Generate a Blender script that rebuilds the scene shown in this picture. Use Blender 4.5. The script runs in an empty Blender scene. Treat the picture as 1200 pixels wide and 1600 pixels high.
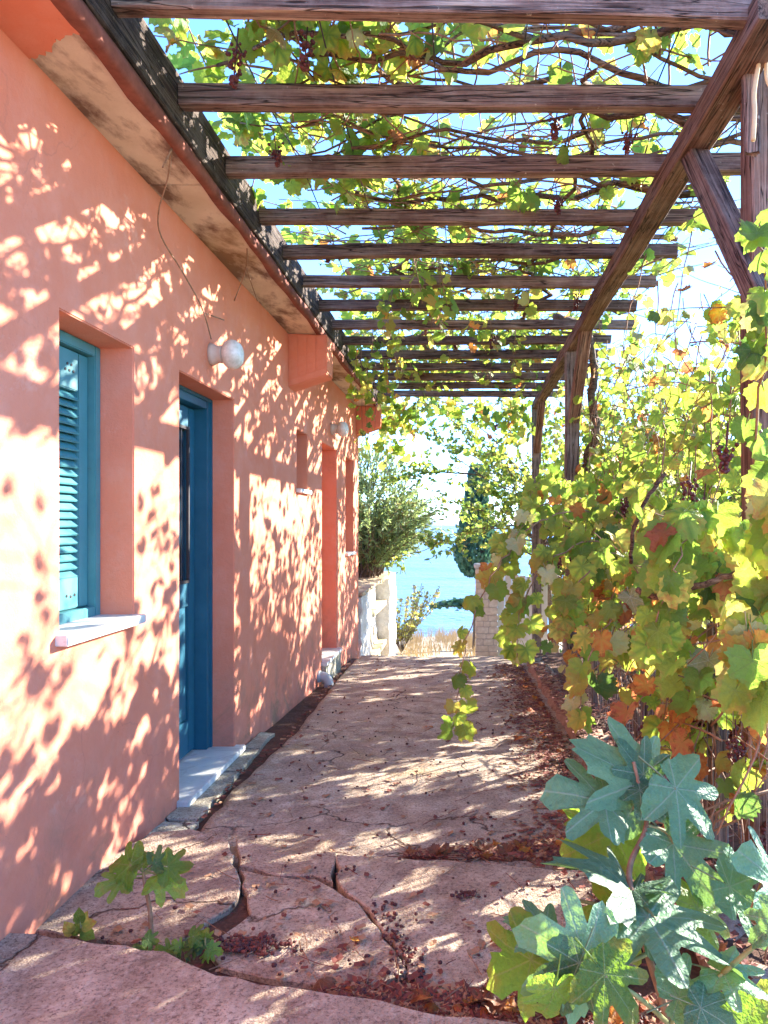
import bpy, bmesh, math, random
import numpy as np
from mathutils import Vector, Matrix, noise

random.seed(7)
RNG = np.random.default_rng(7)
C = bpy.context.scene.collection
SC = bpy.context.scene

# ------------------------------------------------------------------ camera, light, exposure
F = 1150.0                       # focal length in pixels of the 1200x1600 photograph
CZ = 1.45                        # eye height above the path
cam_d = bpy.data.cameras.new('camera')
cam = bpy.data.objects.new('camera', cam_d)
C.objects.link(cam)
cam.location = (0, 0, CZ)
cam.rotation_euler = (math.radians(90), 0, 0)
cam_d.sensor_fit = 'VERTICAL'
cam_d.sensor_height = 36
cam_d.sensor_width = 27
cam_d.lens = F / 1600 * 36
cam_d.shift_x = -128 / 1600
cam_d.shift_y = 18 / 1600
cam_d.clip_start = 0.05
cam_d.clip_end = 60000
SC.camera = cam

SUN = Vector((1.98, 1.61, 1.0)).normalized()      # towards the sun
world = bpy.data.worlds.new('World')
SC.world = world
world.use_nodes = True
wn = world.node_tree
for n in list(wn.nodes):
    wn.nodes.remove(n)
sky = wn.nodes.new('ShaderNodeTexSky')
sky.sky_type = 'NISHITA'
sky.sun_disc = False
sky.sun_elevation = math.asin(SUN.z)
sky.sun_rotation = math.atan2(SUN.x, SUN.y)
sky.air_density = 1.0
sky.dust_density = 0.0
sky.ozone_density = 6.0
sky.altitude = 2500
bg = wn.nodes.new('ShaderNodeBackground')
bg.inputs['Strength'].default_value = 0.14
wo = wn.nodes.new('ShaderNodeOutputWorld')
tint = wn.nodes.new('ShaderNodeMix'); tint.data_type = 'RGBA'; tint.blend_type = 'MULTIPLY'
tint.inputs[0].default_value = 1.0; tint.inputs[7].default_value = (0.88, 0.90, 1.0, 1)
wn.links.new(sky.outputs[0], tint.inputs[6]); wn.links.new(tint.outputs[2], bg.inputs[0])
wn.links.new(bg.outputs[0], wo.inputs[0])

sl = bpy.data.lights.new('sun', 'SUN')
sl.energy = 3.6
sl.angle = math.radians(0.5)
sl.color = (1.0, 0.93, 0.82)
so = bpy.data.objects.new('sun', sl)
C.objects.link(so)
so.rotation_euler = SUN.to_track_quat('Z', 'Y').to_euler()
so.location = SUN * 50
SC.view_settings.view_transform = 'Standard'
SC.view_settings.look = 'None'
SC.view_settings.gamma = 1.0
SC.view_settings.use_curve_mapping = False
SC.view_settings.exposure = 2.95
SC.cycles.max_bounces = 10
SC.cycles.diffuse_bounces = 5
SC.cycles.transmission_bounces = 5

# ------------------------------------------------------------------ helpers
def P(u, v, Y):
    """point at distance Y down the passage that the photograph shows at (u, v)"""
    return Vector(((u - 728) / F * Y, Y, CZ + (818 - v) / F * Y))

def tag(o, label=None, cat=None, group=None, kind=None):
    if label: o['label'] = label
    if cat: o['category'] = cat
    if group: o['group'] = group
    if kind: o['kind'] = kind
    return o

def empty(name, loc, label=None, cat=None, group=None):
    o = bpy.data.objects.new(name, None)
    o.empty_display_size = 0.1
    C.objects.link(o)
    o.location = loc
    return tag(o, label, cat, group)

def world_loc(o):
    l = Vector(o.location)
    while o.parent:
        o = o.parent
        l = l + Vector(o.location)
    return l

def attach(o, parent):
    """parent a mesh whose location is given in world space (parents are only ever translated)"""
    if parent is not None:
        o.location = Vector(o.location) - world_loc(parent)
        o.parent = parent
    return o

class MB:
    def __init__(s):
        s.v = []; s.f = []; s.m = []
    def add(s, vs, fs, mi=0):
        b = len(s.v)
        s.v.extend([tuple(x) for x in vs])
        for f in fs:
            s.f.append(tuple(i + b for i in f)); s.m.append(mi)
    def box(s, x0, x1, y0, y1, z0, z1, mi=0):
        v = [(x, y, z) for x in (x0, x1) for y in (y0, y1) for z in (z0, z1)]
        s.add(v, [(0, 1, 3, 2), (4, 6, 7, 5), (0, 4, 5, 1), (2, 3, 7, 6), (0, 2, 6, 4), (1, 5, 7, 3)], mi)
    def tube(s, pts, rad, sides=6, mi=0, cap=True):
        vs, fs = tube(pts, rad, sides, cap)
        s.add(vs, fs, mi)
    def build(s, name, mats, parent=None, smooth=False, bevel=0, loc=None):
        if not isinstance(mats, (list, tuple)): mats = [mats]
        me = bpy.data.meshes.new(name)
        if loc is None:
            a = np.array(s.v); loc = Vector(((a[:, 0].min() + a[:, 0].max()) / 2, (a[:, 1].min() + a[:, 1].max()) / 2, a[:, 2].min()))
        me.from_pydata([(x - loc[0], y - loc[1], z - loc[2]) for x, y, z in s.v], [], s.f)
        for m in mats: me.materials.append(m)
        if len(mats) > 1: me.polygons.foreach_set('material_index', s.m)
        if smooth: me.polygons.foreach_set('use_smooth', [True] * len(me.polygons))
        o = bpy.data.objects.new(name, me)
        C.objects.link(o)
        o.location = loc
        bm = bmesh.new(); bm.from_mesh(me)
        bmesh.ops.recalc_face_normals(bm, faces=bm.faces)
        if bevel:
            bmesh.ops.bevel(bm, geom=[e for e in bm.edges if len(e.link_faces) == 2 and e.calc_face_angle(0) > 0.6], offset=bevel, segments=2, affect='EDGES')
        bm.to_mesh(me); bm.free()
        return attach(o, parent)

def tube(pts, rad, sides=6, cap=True):
    pts = [Vector(p) for p in pts]
    n = len(pts)
    if not hasattr(rad, '__len__'): rad = [rad] * n
    vs, fs = [], []
    ref = Vector((0, 0, 1))
    for i in range(n):
        d = (pts[min(i + 1, n - 1)] - pts[max(i - 1, 0)])
        if d.length < 1e-9: d = Vector((0, 0, 1))
        d.normalize()
        a = ref - d * ref.dot(d)
        if a.length < 1e-3: a = d.orthogonal()
        a.normalize(); ref = a
        b = d.cross(a)
        for k in range(sides):
            t = 2 * math.pi * k / sides
            vs.append(pts[i] + (a * math.cos(t) + b * math.sin(t)) * rad[i])
    for i in range(n - 1):
        for k in range(sides):
            k2 = (k + 1) % sides
            fs.append((i * sides + k, i * sides + k2, (i + 1) * sides + k2, (i + 1) * sides + k))
    if cap:
        fs.append(tuple(range(sides))[::-1]); fs.append(tuple((n - 1) * sides + k for k in range(sides)))
    return vs, fs

def smooth_path(pts, sub=6):
    """Catmull-Rom through points"""
    pts = [Vector(p) for p in pts]
    out = []
    for i in range(len(pts) - 1):
        p0 = pts[max(i - 1, 0)]; p1 = pts[i]; p2 = pts[i + 1]; p3 = pts[min(i + 2, len(pts) - 1)]
        for k in range(sub):
            t = k / sub
            out.append(0.5 * ((2 * p1) + (p2 - p0) * t + (2 * p0 - 5 * p1 + 4 * p2 - p3) * t * t + (3 * p1 - p0 - 3 * p2 + p3) * t ** 3))
    out.append(pts[-1])
    return out

# ------------------------------------------------------------------ materials
class NT:
    def __init__(s, name):
        s.m = bpy.data.materials.new(name); s.m.use_nodes = True
        s.t = s.m.node_tree
        s.b = s.t.nodes['Principled BSDF']; s.out = s.t.nodes['Material Output']
        s._tc = None
    def n(s, typ, **kw):
        nd = s.t.nodes.new(typ)
        for k, v in kw.items(): setattr(nd, k, v)
        return nd
    def l(s, a, b): s.t.links.new(a, b)
    def tc(s, which='Object', scale=None, loc=None, rnd=False):
        if s._tc is None: s._tc = s.n('ShaderNodeTexCoord')
        o = s._tc.outputs[which]
        if rnd:
            oi = s.n('ShaderNodeObjectInfo'); ml = s.n('ShaderNodeVectorMath', operation='MULTIPLY_ADD')
            cx = s.n('ShaderNodeCombineXYZ')
            for i in range(3): s.l(oi.outputs['Random'], cx.inputs[i])
            s.l(cx.outputs[0], ml.inputs[0]); ml.inputs[1].default_value = (37, 51, 23); s.l(o, ml.inputs[2])
            o = ml.outputs[0]
        if scale is not None:
            mp = s.n('ShaderNodeMapping'); mp.inputs['Scale'].default_value = scale
            if loc: mp.inputs['Location'].default_value = loc
            s.l(o, mp.inputs[0]); o = mp.outputs[0]
        return o
    def noise(s, vec, scale, detail=4, rough=0.6, dist=0.0):
        nd = s.n('ShaderNodeTexNoise'); nd.inputs['Scale'].default_value = scale
        nd.inputs['Detail'].default_value = detail; nd.inputs['Roughness'].default_value = rough
        nd.inputs['Distortion'].default_value = dist
        if vec is not None: s.l(vec, nd.inputs['Vector'])
        return nd.outputs['Fac']
    def vor(s, vec, scale, feature='F1', out='Distance', rand=1.0):
        nd = s.n('ShaderNodeTexVoronoi', feature=feature); nd.inputs['Scale'].default_value = scale
        nd.inputs['Randomness'].default_value = rand
        if vec is not None: s.l(vec, nd.inputs['Vector'])
        return nd.outputs[out]
    def ramp(s, fac, stops, interp='LINEAR'):
        nd = s.n('ShaderNodeValToRGB'); e = nd.color_ramp; e.interpolation = interp
        while len(e.elements) < len(stops): e.elements.new(0.5)
        for el, (p, c) in zip(e.elements, stops):
            el.position = p
            el.color = (c, c, c, 1) if not hasattr(c, '__len__') else (*c, 1)
        s.l(fac, nd.inputs[0]); return nd.outputs[0]
    def mix(s, fac, a, b, mode='MIX'):
        nd = s.n('ShaderNodeMix', data_type='RGBA', blend_type=mode)
        for sock, val in ((nd.inputs[0], fac), (nd.inputs[6], a), (nd.inputs[7], b)):
            if hasattr(val, 'is_output'): s.l(val, sock)
            elif hasattr(val, '__len__'): sock.default_value = (*val, 1)
            else: sock.default_value = val
        return nd.outputs[2]
    def math(s, op, a, b=None, c=None, clamp=False):
        nd = s.n('ShaderNodeMath', operation=op, use_clamp=clamp)
        for i, v in enumerate((a, b, c)):
            if v is None: continue
            if hasattr(v, 'is_output'): s.l(v, nd.inputs[i])
            else: nd.inputs[i].default_value = v
        return nd.outputs[0]
    def bump(s, h, strength=0.3, dist=0.01, prev=None):
        nd = s.n('ShaderNodeBump'); nd.inputs['Strength'].default_value = strength; nd.inputs['Distance'].default_value = dist
        s.l(h, nd.inputs['Height'])
        if prev is not None: s.l(prev, nd.inputs['Normal'])
        return nd.outputs[0]
    def fin(s, col=None, rough=0.8, normal=None, spec=0.3):
        if col is not None:
            if hasattr(col, 'is_output'): s.l(col, s.b.inputs['Base Color'])
            else: s.b.inputs['Base Color'].default_value = (*col, 1)
        if hasattr(rough, 'is_output'): s.l(rough, s.b.inputs['Roughness'])
        else: s.b.inputs['Roughness'].default_value = rough
        s.b.inputs['Specular IOR Level'].default_value = spec
        if normal is not None: s.l(normal, s.b.inputs['Normal'])
        return s.m

def geo_z(t):
    g = t.n('ShaderNodeNewGeometry'); sp = t.n('ShaderNodeSeparateXYZ'); t.l(g.outputs['Position'], sp.inputs[0])
    return sp.outputs

def m_plaster():
    t = NT('coral_plaster'); o = t.tc('Object')
    a = t.noise(o, 0.9, 5, 0.65); b = t.noise(o, 7, 6, 0.7); f = t.noise(o, 140, 3, 0.7)
    c = t.ramp(a, [(0.3, (0.67, 0.205, 0.112)), (0.7, (0.72, 0.265, 0.165))])
    c = t.mix(t.ramp(b, [(0.45, 0.0), (0.8, 0.35)]), c, (0.74, 0.38, 0.29))
    xyz = geo_z(t)
    lowz = t.ramp(xyz[2], [(0.05, 1.0), (0.60, 0.0)])
    mold = t.math('MULTIPLY', lowz, t.ramp(t.noise(o, 3.2, 6, 0.75, 0.6), [(0.48, 0.0), (0.66, 0.85)]))
    c = t.mix(mold, c, (0.24, 0.17, 0.10))
    stk = t.ramp(t.noise(t.tc('Object', (1, 9, 0.8)), 2.2, 5, 0.7), [(0.55, 0.0), (0.85, 0.28)])
    c = t.mix(stk, c, (0.55, 0.22, 0.15))
    pits = t.ramp(t.vor(o, 9), [(0.0, 1.0), (0.035, 0.0)])
    c = t.mix(pits, c, (0.3, 0.12, 0.09))
    wv = t.n('ShaderNodeVectorMath', operation='MULTIPLY_ADD'); nz = t.n('ShaderNodeTexNoise'); nz.inputs['Scale'].default_value = 3.0; nz.inputs['Detail'].default_value = 5
    t.l(o, nz.inputs['Vector']); t.l(nz.outputs['Color'], wv.inputs[0]); wv.inputs[1].default_value = (0.5, 0.5, 0.5); t.l(o, wv.inputs[2])
    ck = t.ramp(t.vor(wv.outputs[0], 1.1, 'DISTANCE_TO_EDGE'), [(0.0, 1.0), (0.006, 0.0)])
    ck = t.math('MULTIPLY', ck, t.ramp(t.noise(o, 0.7, 3, 0.5), [(0.52, 0.0), (0.60, 0.28)]))
    c = t.mix(ck, c, (0.36, 0.14, 0.10))
    pt = t.ramp(t.noise(o, 2.1, 7, 0.8, 0.3), [(0.60, 0.0), (0.66, 0.30)])
    c = t.mix(pt, c, (0.72, 0.42, 0.33))
    pu = t.math('MULTIPLY', t.ramp(xyz[2], [(0.05, 1.0), (0.75, 0.0)]), t.ramp(t.noise(o, 1.4, 6, 0.7), [(0.35, 0.0), (0.65, 0.6)]))
    c = t.mix(pu, c, (0.42, 0.155, 0.13))
    sp = t.ramp(t.noise(o, 75, 3, 0.8), [(0.62, 0.0), (0.72, 0.35)])
    c = t.mix(sp, c, (0.45, 0.15, 0.10))
    n = t.bump(f, 0.35, 0.005); n = t.bump(b, 0.45, 0.014, n); n = t.bump(a, 0.4, 0.06, n)
    return t.fin(c, 0.9, n, 0.15)

def m_concrete_soffit():
    t = NT('stained_concrete'); o = t.tc('Object')
    a = t.noise(o, 2.2, 6, 0.7); f = t.noise(o, 60, 4, 0.7)
    st = t.noise(t.tc('Object', (2.4, 1.0, 1)), 1.5, 7, 0.66, 0.15)
    c = t.ramp(a, [(0.3, (0.58, 0.49, 0.37)), (0.7, (0.74, 0.66, 0.53))])
    c = t.mix(t.ramp(st, [(0.46, 0.0), (0.58, 0.9)]), c, (0.15, 0.08, 0.06))
    y = t.noise(t.tc('Object', None), 0.8, 3, 0.5)
    c = t.mix(t.ramp(y, [(0.55, 0.0), (0.75, 0.6)]), c, (0.38, 0.24, 0.08))
    c = t.mix(t.ramp(f, [(0.6, 0.0), (0.9, 0.5)]), c, (0.2, 0.14, 0.1))
    n = t.bump(f, 0.4, 0.004); n = t.bump(st, 0.4, 0.02, n)
    return t.fin(c, 0.92, n, 0.15)

def m_wood(name, dark, mid, light, grey=0.5):
    t = NT(name); o = t.tc('Object', None, None, True)
    mp = t.n('ShaderNodeMapping'); mp.inputs['Scale'].default_value = (1.0, 22, 22); t.l(o, mp.inputs[0])
    g = t.noise(mp.outputs[0], 1.6, 7, 0.72, 0.35)
    mp2 = t.n('ShaderNodeMapping'); mp2.inputs['Scale'].default_value = (0.8, 60, 60); t.l(o, mp2.inputs[0])
    fg = t.noise(mp2.outputs[0], 2.4, 5, 0.7)
    pt = t.noise(o, 4.5, 5, 0.7)
    c = t.ramp(g, [(0.30, dark), (0.52, mid), (0.72, light)])
    c = t.mix(t.ramp(fg, [(0.40, 0.75), (0.55, 0.0)]), c, tuple(x * 0.35 for x in dark))
    c = t.mix(t.ramp(pt, [(0.45, 0.0), (0.75, grey)]), c, (0.36, 0.30, 0.26))
    ck = t.ramp(t.noise(mp.outputs[0], 0.9, 3, 0.6, 0.5), [(0.485, 0.0), (0.5, 1.0), (0.515, 0.0)])
    c = t.mix(ck, c, (0.02, 0.012, 0.01))
    lich = t.ramp(t.noise(o, 30, 4, 0.7), [(0.66, 0.0), (0.72, 0.55)])
    c = t.mix(lich, c, (0.45, 0.41, 0.33))
    oi2 = t.n('ShaderNodeObjectInfo')
    sc2 = t.n('ShaderNodeVectorMath', operation='SCALE'); t.l(c, sc2.inputs[0]); t.l(t.math('MULTIPLY_ADD', oi2.outputs['Random'], 0.6, 0.75), sc2.inputs['Scale']); c = sc2.outputs[0]
    kn = t.ramp(t.vor(t.tc('Object', (1.0, 6, 6)), 1.4), [(0.06, 0.9), (0.13, 0.0)])
    c = t.mix(kn, c, (0.035, 0.018, 0.014))
    h = t.math('SUBTRACT', fg, ck)
    n = t.bump(h, 1.0, 0.006); n = t.bump(g, 0.6, 0.014, n)
    return t.fin(c, 0.85, n, 0.2)

def m_paint(name, col, rough=0.45, grain=True):
    t = NT(name); o = t.tc('Object', None, None, True)
    a = t.noise(o, 5, 5, 0.7); w = t.noise(t.tc('Object', (30, 30, 2)), 3, 4, 0.7)
    c = t.mix(t.ramp(a, [(0.35, 0.0), (0.8, 0.5)]), col, tuple(min(1, x * 1.5 + 0.03) for x in col))
    c = t.mix(t.ramp(t.noise(o, 28, 4, 0.75), [(0.62, 0.0), (0.74, 0.5)]), c, tuple(x * 0.45 + 0.05 for x in col))
    n = t.bump(w, 0.2, 0.002)
    return t.fin(c, rough, n, 0.4)

def m_marble():
    t = NT('grey_marble'); o = t.tc('Object')
    a = t.noise(t.tc('Object', (1, 1.4, 1)), 5, 7, 0.7, 1.6); f = t.noise(o, 40, 4, 0.7)
    c = t.ramp(a, [(0.3, (0.36, 0.37, 0.36)), (0.5, (0.62, 0.63, 0.60)), (0.7, (0.50, 0.50, 0.47))])
    c = t.mix(t.ramp(f, [(0.6, 0.0), (0.8, 0.4)]), c, (0.30, 0.26, 0.22))
    return t.fin(c, 0.5, t.bump(f, 0.2, 0.002), 0.4)

def m_path(name='path_concrete', tint=(1, 1, 1)):
    t = NT(name); g = t.n('ShaderNodeNewGeometry'); o = g.outputs['Position']
    big = t.noise(o, 0.9, 5, 0.65, 0.4); mid = t.noise(o, 5, 6, 0.72); fine = t.noise(o, 85, 4, 0.75); sp = t.vor(o, 130)
    T = lambda c: tuple(a * b for a, b in zip(c, tint))
    c = t.ramp(mid, [(0.28, T((0.20, 0.14, 0.10))), (0.5, T((0.42, 0.335, 0.25))), (0.72, T((0.62, 0.53, 0.41)))])
    c = t.mix(t.ramp(big, [(0.42, 0.0), (0.7, 0.5)]), c, T((0.35, 0.255, 0.205)))
    yl = t.noise(t.tc('Object', (1, 1, 1), (3.1, 1.7, 0)), 1.1, 4, 0.6, 0.5)
    c = t.mix(t.ramp(yl, [(0.60, 0.0), (0.74, 0.55)]), c, T((0.42, 0.30, 0.10)))
    c = t.mix(t.ramp(fine, [(0.36, 0.8), (0.50, 0.0)]), c, T((0.12, 0.075, 0.06)))
    c = t.mix(t.ramp(fine, [(0.58, 0.0), (0.72, 0.6)]), c, T((0.62, 0.54, 0.46)))
    red = t.noise(o, 2.6, 6, 0.75, 0.8)
    c = t.mix(t.ramp(red, [(0.56, 0.0), (0.70, 0.38)]), c, T((0.26, 0.125, 0.09)))
    wv = t.n('ShaderNodeVectorMath', operation='MULTIPLY_ADD'); nz = t.n('ShaderNodeTexNoise'); nz.inputs['Scale'].default_value = 4.0; nz.inputs['Detail'].default_value = 6
    t.l(o, nz.inputs['Vector']); t.l(nz.outputs['Color'], wv.inputs[0]); wv.inputs[1].default_value = (0.35, 0.35, 0.35); t.l(o, wv.inputs[2])
    ck = t.ramp(t.vor(wv.outputs[0], 1.3, 'DISTANCE_TO_EDGE'), [(0.0, 1.0), (0.012, 0.0)])
    ck = t.math('MULTIPLY', ck, t.ramp(t.noise(o, 1.1, 3, 0.5), [(0.46, 0.0), (0.56, 1.0)]))
    c = t.mix(ck, c, T((0.07, 0.04, 0.03)))
    grit = t.ramp(t.vor(o, 55), [(0.10, 0.7), (0.16, 0.0)])
    c = t.mix(t.math('MULTIPLY', grit, t.ramp(mid, [(0.4, 0.0), (0.6, 1.0)])), c, T((0.11, 0.055, 0.045)))
    ls = t.ramp(t.noise(o, 11, 6, 0.8), [(0.56, 0.0), (0.64, 0.5)])
    c = t.mix(ls, c, T((0.66, 0.57, 0.45)))
    n = t.bump(fine, 0.8, 0.007); n = t.bump(sp, 0.4, 0.006, n); n = t.bump(mid, 0.6, 0.03, n); n = t.bump(t.math('SUBTRACT', 1.0, ck), 0.8, 0.01, n)
    return t.fin(c, 0.92, n, 0.15)

def m_soil(name, c1, c2, sc=8):
    t = NT(name); g = t.n('ShaderNodeNewGeometry'); o = g.outputs['Position']
    a = t.noise(o, sc, 7, 0.75); b = t.noise(o, sc * 9, 4, 0.7)
    c = t.ramp(a, [(0.3, c1), (0.7, c2)])
    c = t.mix(t.ramp(b, [(0.5, 0.0), (0.8, 0.5)]), c, tuple(min(1, x * 1.7) for x in c2))
    n = t.bump(b, 0.6, 0.01); n = t.bump(a, 0.6, 0.05, n)
    return t.fin(c, 0.95, n, 0.1)

def m_simple(name, c1, c2, sc=20, rough=0.8, bump=0.3, spec=0.3):
    t = NT(name); o = t.tc('Object', None, None, True)
    a = t.noise(o, sc, 5, 0.7)
    c = t.ramp(a, [(0.3, c1), (0.7, c2)])
    return t.fin(c, rough, t.bump(a, bump, 0.004), spec)

def m_leaf(name, col, trans, vein=(0.5, 0.55, 0.2), edge=None,  edge_amt=0.5, tmix=0.56, rough=0.5, spec=0.35, per=50.0, var=0.35, fold=0.3, core=None):
    t = NT(name)
    uv = t.n('ShaderNodeUVMap').outputs[0]
    sp = t.n('ShaderNodeSeparateXYZ'); t.l(uv, sp.inputs[0])
    ang = t.math('ARCTAN2', sp.outputs[0], sp.outputs[1])
    r = t.n('ShaderNodeVectorMath', operation='LENGTH'); t.l(uv, r.inputs[0]); r = r.outputs['Value']
    half = math.radians(per / 2)
    pp = t.math('PINGPONG', t.math('ADD', ang, half * 8), half)      # zero on the main veins
    d = t.math('MULTIPLY', pp, r)
    main = t.ramp(d, [(0.004, 1.0), (0.018, 0.0)])
    q = t.math('SUBTRACT', t.math('MULTIPLY', r, 9.0), t.math('MULTIPLY', d, 9.0))
    side = t.math('PINGPONG', q, 0.5)
    sec = t.math('MULTIPLY', t.ramp(side, [(0.01, 0.35), (0.06, 0.0)]), t.ramp(r, [(0.1, 0.0), (0.3, 1.0)]))
    vn = t.math('MAXIMUM', main, sec)
    g = t.n('ShaderNodeNewGeometry'); oi = t.n('ShaderNodeObjectInfo')
    rnd = t.math('FRACT', t.math('ADD', g.outputs['Random Per Island'], oi.outputs['Random']))
    no = t.noise(t.tc('Object'), 9, 4, 0.7)
    val = t.math('ADD', t.math('MULTIPLY', t.math('SUBTRACT', rnd, 0.5), var * 2), t.math('MULTIPLY_ADD', no, 0.5, 0.75))
    def shade(c):
        a = t.n('ShaderNodeVectorMath', operation='SCALE'); a.inputs[0].default_value = c
        t.l(val, a.inputs['Scale']); return a.outputs[0]
    base = t.mix(t.math('MULTIPLY', vn, 0.7), shade(col), vein)
    tr = t.mix(t.math('MULTIPLY', vn, 0.45), shade(trans), tuple(x * 0.45 for x in trans))
    if core:
        cf = t.math('MULTIPLY', t.ramp(d, [(0.02, 0.75), (0.16, 0.0)]), t.ramp(rnd, [(0.2, 0.2), (0.8, 1.0)]))
        base = t.mix(cf, base, core); tr = t.mix(cf, tr, tuple(min(1, x * 2.4) for x in core))
    if edge:
        uvo = t.n('ShaderNodeVectorMath', operation='ADD'); t.l(uv, uvo.inputs[0])
        cx = t.n('ShaderNodeCombineXYZ'); t.l(t.math('MULTIPLY', rnd, 40), cx.inputs[2]); t.l(cx.outputs[0], uvo.inputs[1])
        en = t.noise(uvo.outputs[0], 2.6, 4, 0.65)
        ef = t.ramp(t.math('ADD', t.math('MULTIPLY', r, 0.35), en), [(0.72, 0.0), (0.84, edge_amt)])
        base = t.mix(ef, base, edge); tr = t.mix(ef, tr, tuple(min(1, x * 1.5) for x in edge))
    nrm = t.bump(t.math('SUBTRACT', 1.0, vn), 0.35, 0.004)
    nrm = t.bump(t.noise(uv, 5, 3, 0.6), fold, 0.03, nrm)
    t.fin(base, rough, nrm, spec)
    tn = t.n('ShaderNodeBsdfTranslucent'); t.l(tr, tn.inputs[0]); t.l(nrm, tn.inputs['Normal'])
    mx = t.n('ShaderNodeMixShader'); mx.inputs[0].default_value = tmix
    t.l(t.b.outputs[0], mx.inputs[1]); t.l(tn.outputs[0], mx.inputs[2]); t.l(mx.outputs[0], t.out.inputs[0])
    return t.m

M = {}
M['plaster'] = m_plaster()
M['soffit'] = m_concrete_soffit()
M['fascia'] = m_simple('oxide_fascia', (0.13, 0.035, 0.022), (0.27, 0.085, 0.055), 9, 0.85, 0.6)
M['wood'] = m_wood('weathered_rafter', (0.075, 0.042, 0.034), (0.20, 0.13, 0.105), (0.42, 0.33, 0.25))
M['wood_red'] = m_wood('reddish_timber', (0.11, 0.052, 0.036), (0.25, 0.145, 0.10), (0.42, 0.29, 0.20), 0.4)
M['wood_grey'] = m_wood('grey_timber', (0.07, 0.055, 0.045), (0.20, 0.16, 0.135), (0.42, 0.36, 0.30), 0.7)
M['wood_dark'] = m_wood('dark_timber', (0.028, 0.016, 0.013), (0.085, 0.055, 0.042), (0.22, 0.165, 0.125), 0.35)
M['blue'] = m_paint('blue_door_paint', (0.008, 0.095, 0.150))
M['shutter'] = m_paint('shutter_paint', (0.052, 0.215, 0.235), 0.5)
M['glass_dark'] = m_simple('dark_glass', (0.012, 0.03, 0.05), (0.02, 0.05, 0.08), 3, 0.12, 0.0, 0.6)
M['marble'] = m_marble()
M['path'] = m_path()
M['slab'] = m_path('slab_concrete', (1.02, 0.99, 0.96))
M['strip'] = m_path('grey_strip', (0.95, 1.12, 1.15))
M['soil'] = m_soil('dark_soil', (0.06, 0.035, 0.028), (0.16, 0.09, 0.065))
M['earth'] = m_soil('dry_earth', (0.30, 0.22, 0.13), (0.50, 0.40, 0.27), 2.5)
M['kerb'] = m_soil('kerb_concrete', (0.17, 0.09, 0.065), (0.44, 0.33, 0.25), 9)
M['white'] = m_soil('whitewash', (0.50, 0.48, 0.44), (0.80, 0.78, 0.73), 9)
M['stone'] = m_simple('pale_stone', (0.52, 0.46, 0.36), (0.74, 0.69, 0.58), 14, 0.9, 0.6)
M['mortar'] = m_simple('mortar', (0.40, 0.37, 0.32), (0.52, 0.49, 0.44), 30, 0.95, 0.6)
M['gate'] = m_paint('gate_paint', (0.62, 0.60, 0.52), 0.6)
M['pvc'] = m_simple('grey_pvc', (0.38, 0.38, 0.37), (0.50, 0.50, 0.48), 15, 0.5, 0.1)
M['wire'] = m_simple('rusty_wire', (0.16, 0.12, 0.10), (0.34, 0.27, 0.22), 30, 0.6, 0.2)
M['iron'] = m_simple('dark_iron', (0.03, 0.03, 0.035), (0.07, 0.06, 0.06), 20, 0.5, 0.2)
M['bark'] = m_wood('vine_bark', (0.08, 0.045, 0.028), (0.21, 0.125, 0.075), (0.40, 0.28, 0.18), 0.35)
M['cane'] = m_simple('vine_cane', (0.17, 0.085, 0.045), (0.36, 0.22, 0.13), 25, 0.75, 0.5)
M['stem_green'] = m_simple('green_stem', (0.16, 0.17, 0.06), (0.30, 0.30, 0.12), 12, 0.6, 0.3)
M['trunk'] = m_simple('tree_bark', (0.06, 0.04, 0.03), (0.17, 0.12, 0.085), 18, 0.9, 0.7)
M['lampglass'] = m_simple('marbled_glass', (0.46, 0.42, 0.34), (0.84, 0.81, 0.74), 16, 0.25, 0.1, 0.5)
M['porcelain'] = m_simple('porcelain', (0.55, 0.42, 0.34), (0.68, 0.55, 0.46), 12, 0.5, 0.1)
M['raisin'] = m_simple('raisin', (0.035, 0.012, 0.014), (0.11, 0.035, 0.035), 60, 0.6, 0.5)
M['grape'] = m_simple('dried_grape', (0.045, 0.012, 0.016), (0.17, 0.045, 0.035), 40, 0.5, 0.5)
M['litter'] = m_simple('leaf_litter_red', (0.10, 0.028, 0.022), (0.25, 0.08, 0.055), 6, 0.85, 0.4)
M['litter2'] = m_simple('leaf_litter_tan', (0.22, 0.11, 0.06), (0.42, 0.25, 0.14), 6, 0.85, 0.4)
M['straw'] = m_simple('dry_grass', (0.42, 0.30, 0.15), (0.62, 0.48, 0.28), 5, 0.9, 0.1)

LIME = m_leaf('leaf_lime', (0.24, 0.33, 0.06), (0.52, 0.64, 0.07), (0.45, 0.48, 0.15), (0.42, 0.26, 0.07), 0.5, core=(0.11, 0.22, 0.04))
GREEN = m_leaf('leaf_green', (0.10, 0.21, 0.04), (0.30, 0.47, 0.06), (0.30, 0.38, 0.12), (0.30, 0.22, 0.05), 0.3)
YELLOW = m_leaf('leaf_yellow', (0.42, 0.37, 0.08), (0.66, 0.56, 0.10), (0.48, 0.44, 0.18), (0.42, 0.18, 0.05), 0.7, core=(0.20, 0.27, 0.05))
ORANGE = m_leaf('leaf_orange', (0.46, 0.17, 0.045), (0.80, 0.30, 0.07), (0.45, 0.26, 0.10), (0.26, 0.07, 0.03), 0.7, core=(0.40, 0.28, 0.06))
RED = m_leaf('leaf_red', (0.40, 0.13, 0.06), (0.70, 0.22, 0.09), (0.36, 0.18, 0.08), (0.14, 0.04, 0.02), 0.7, core=(0.36, 0.20, 0.06))
DARK = m_leaf('leaf_dark', (0.045, 0.115, 0.045), (0.16, 0.29, 0.05), (0.20, 0.28, 0.14), (0.2, 0.16, 0.05), 0.25)
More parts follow.
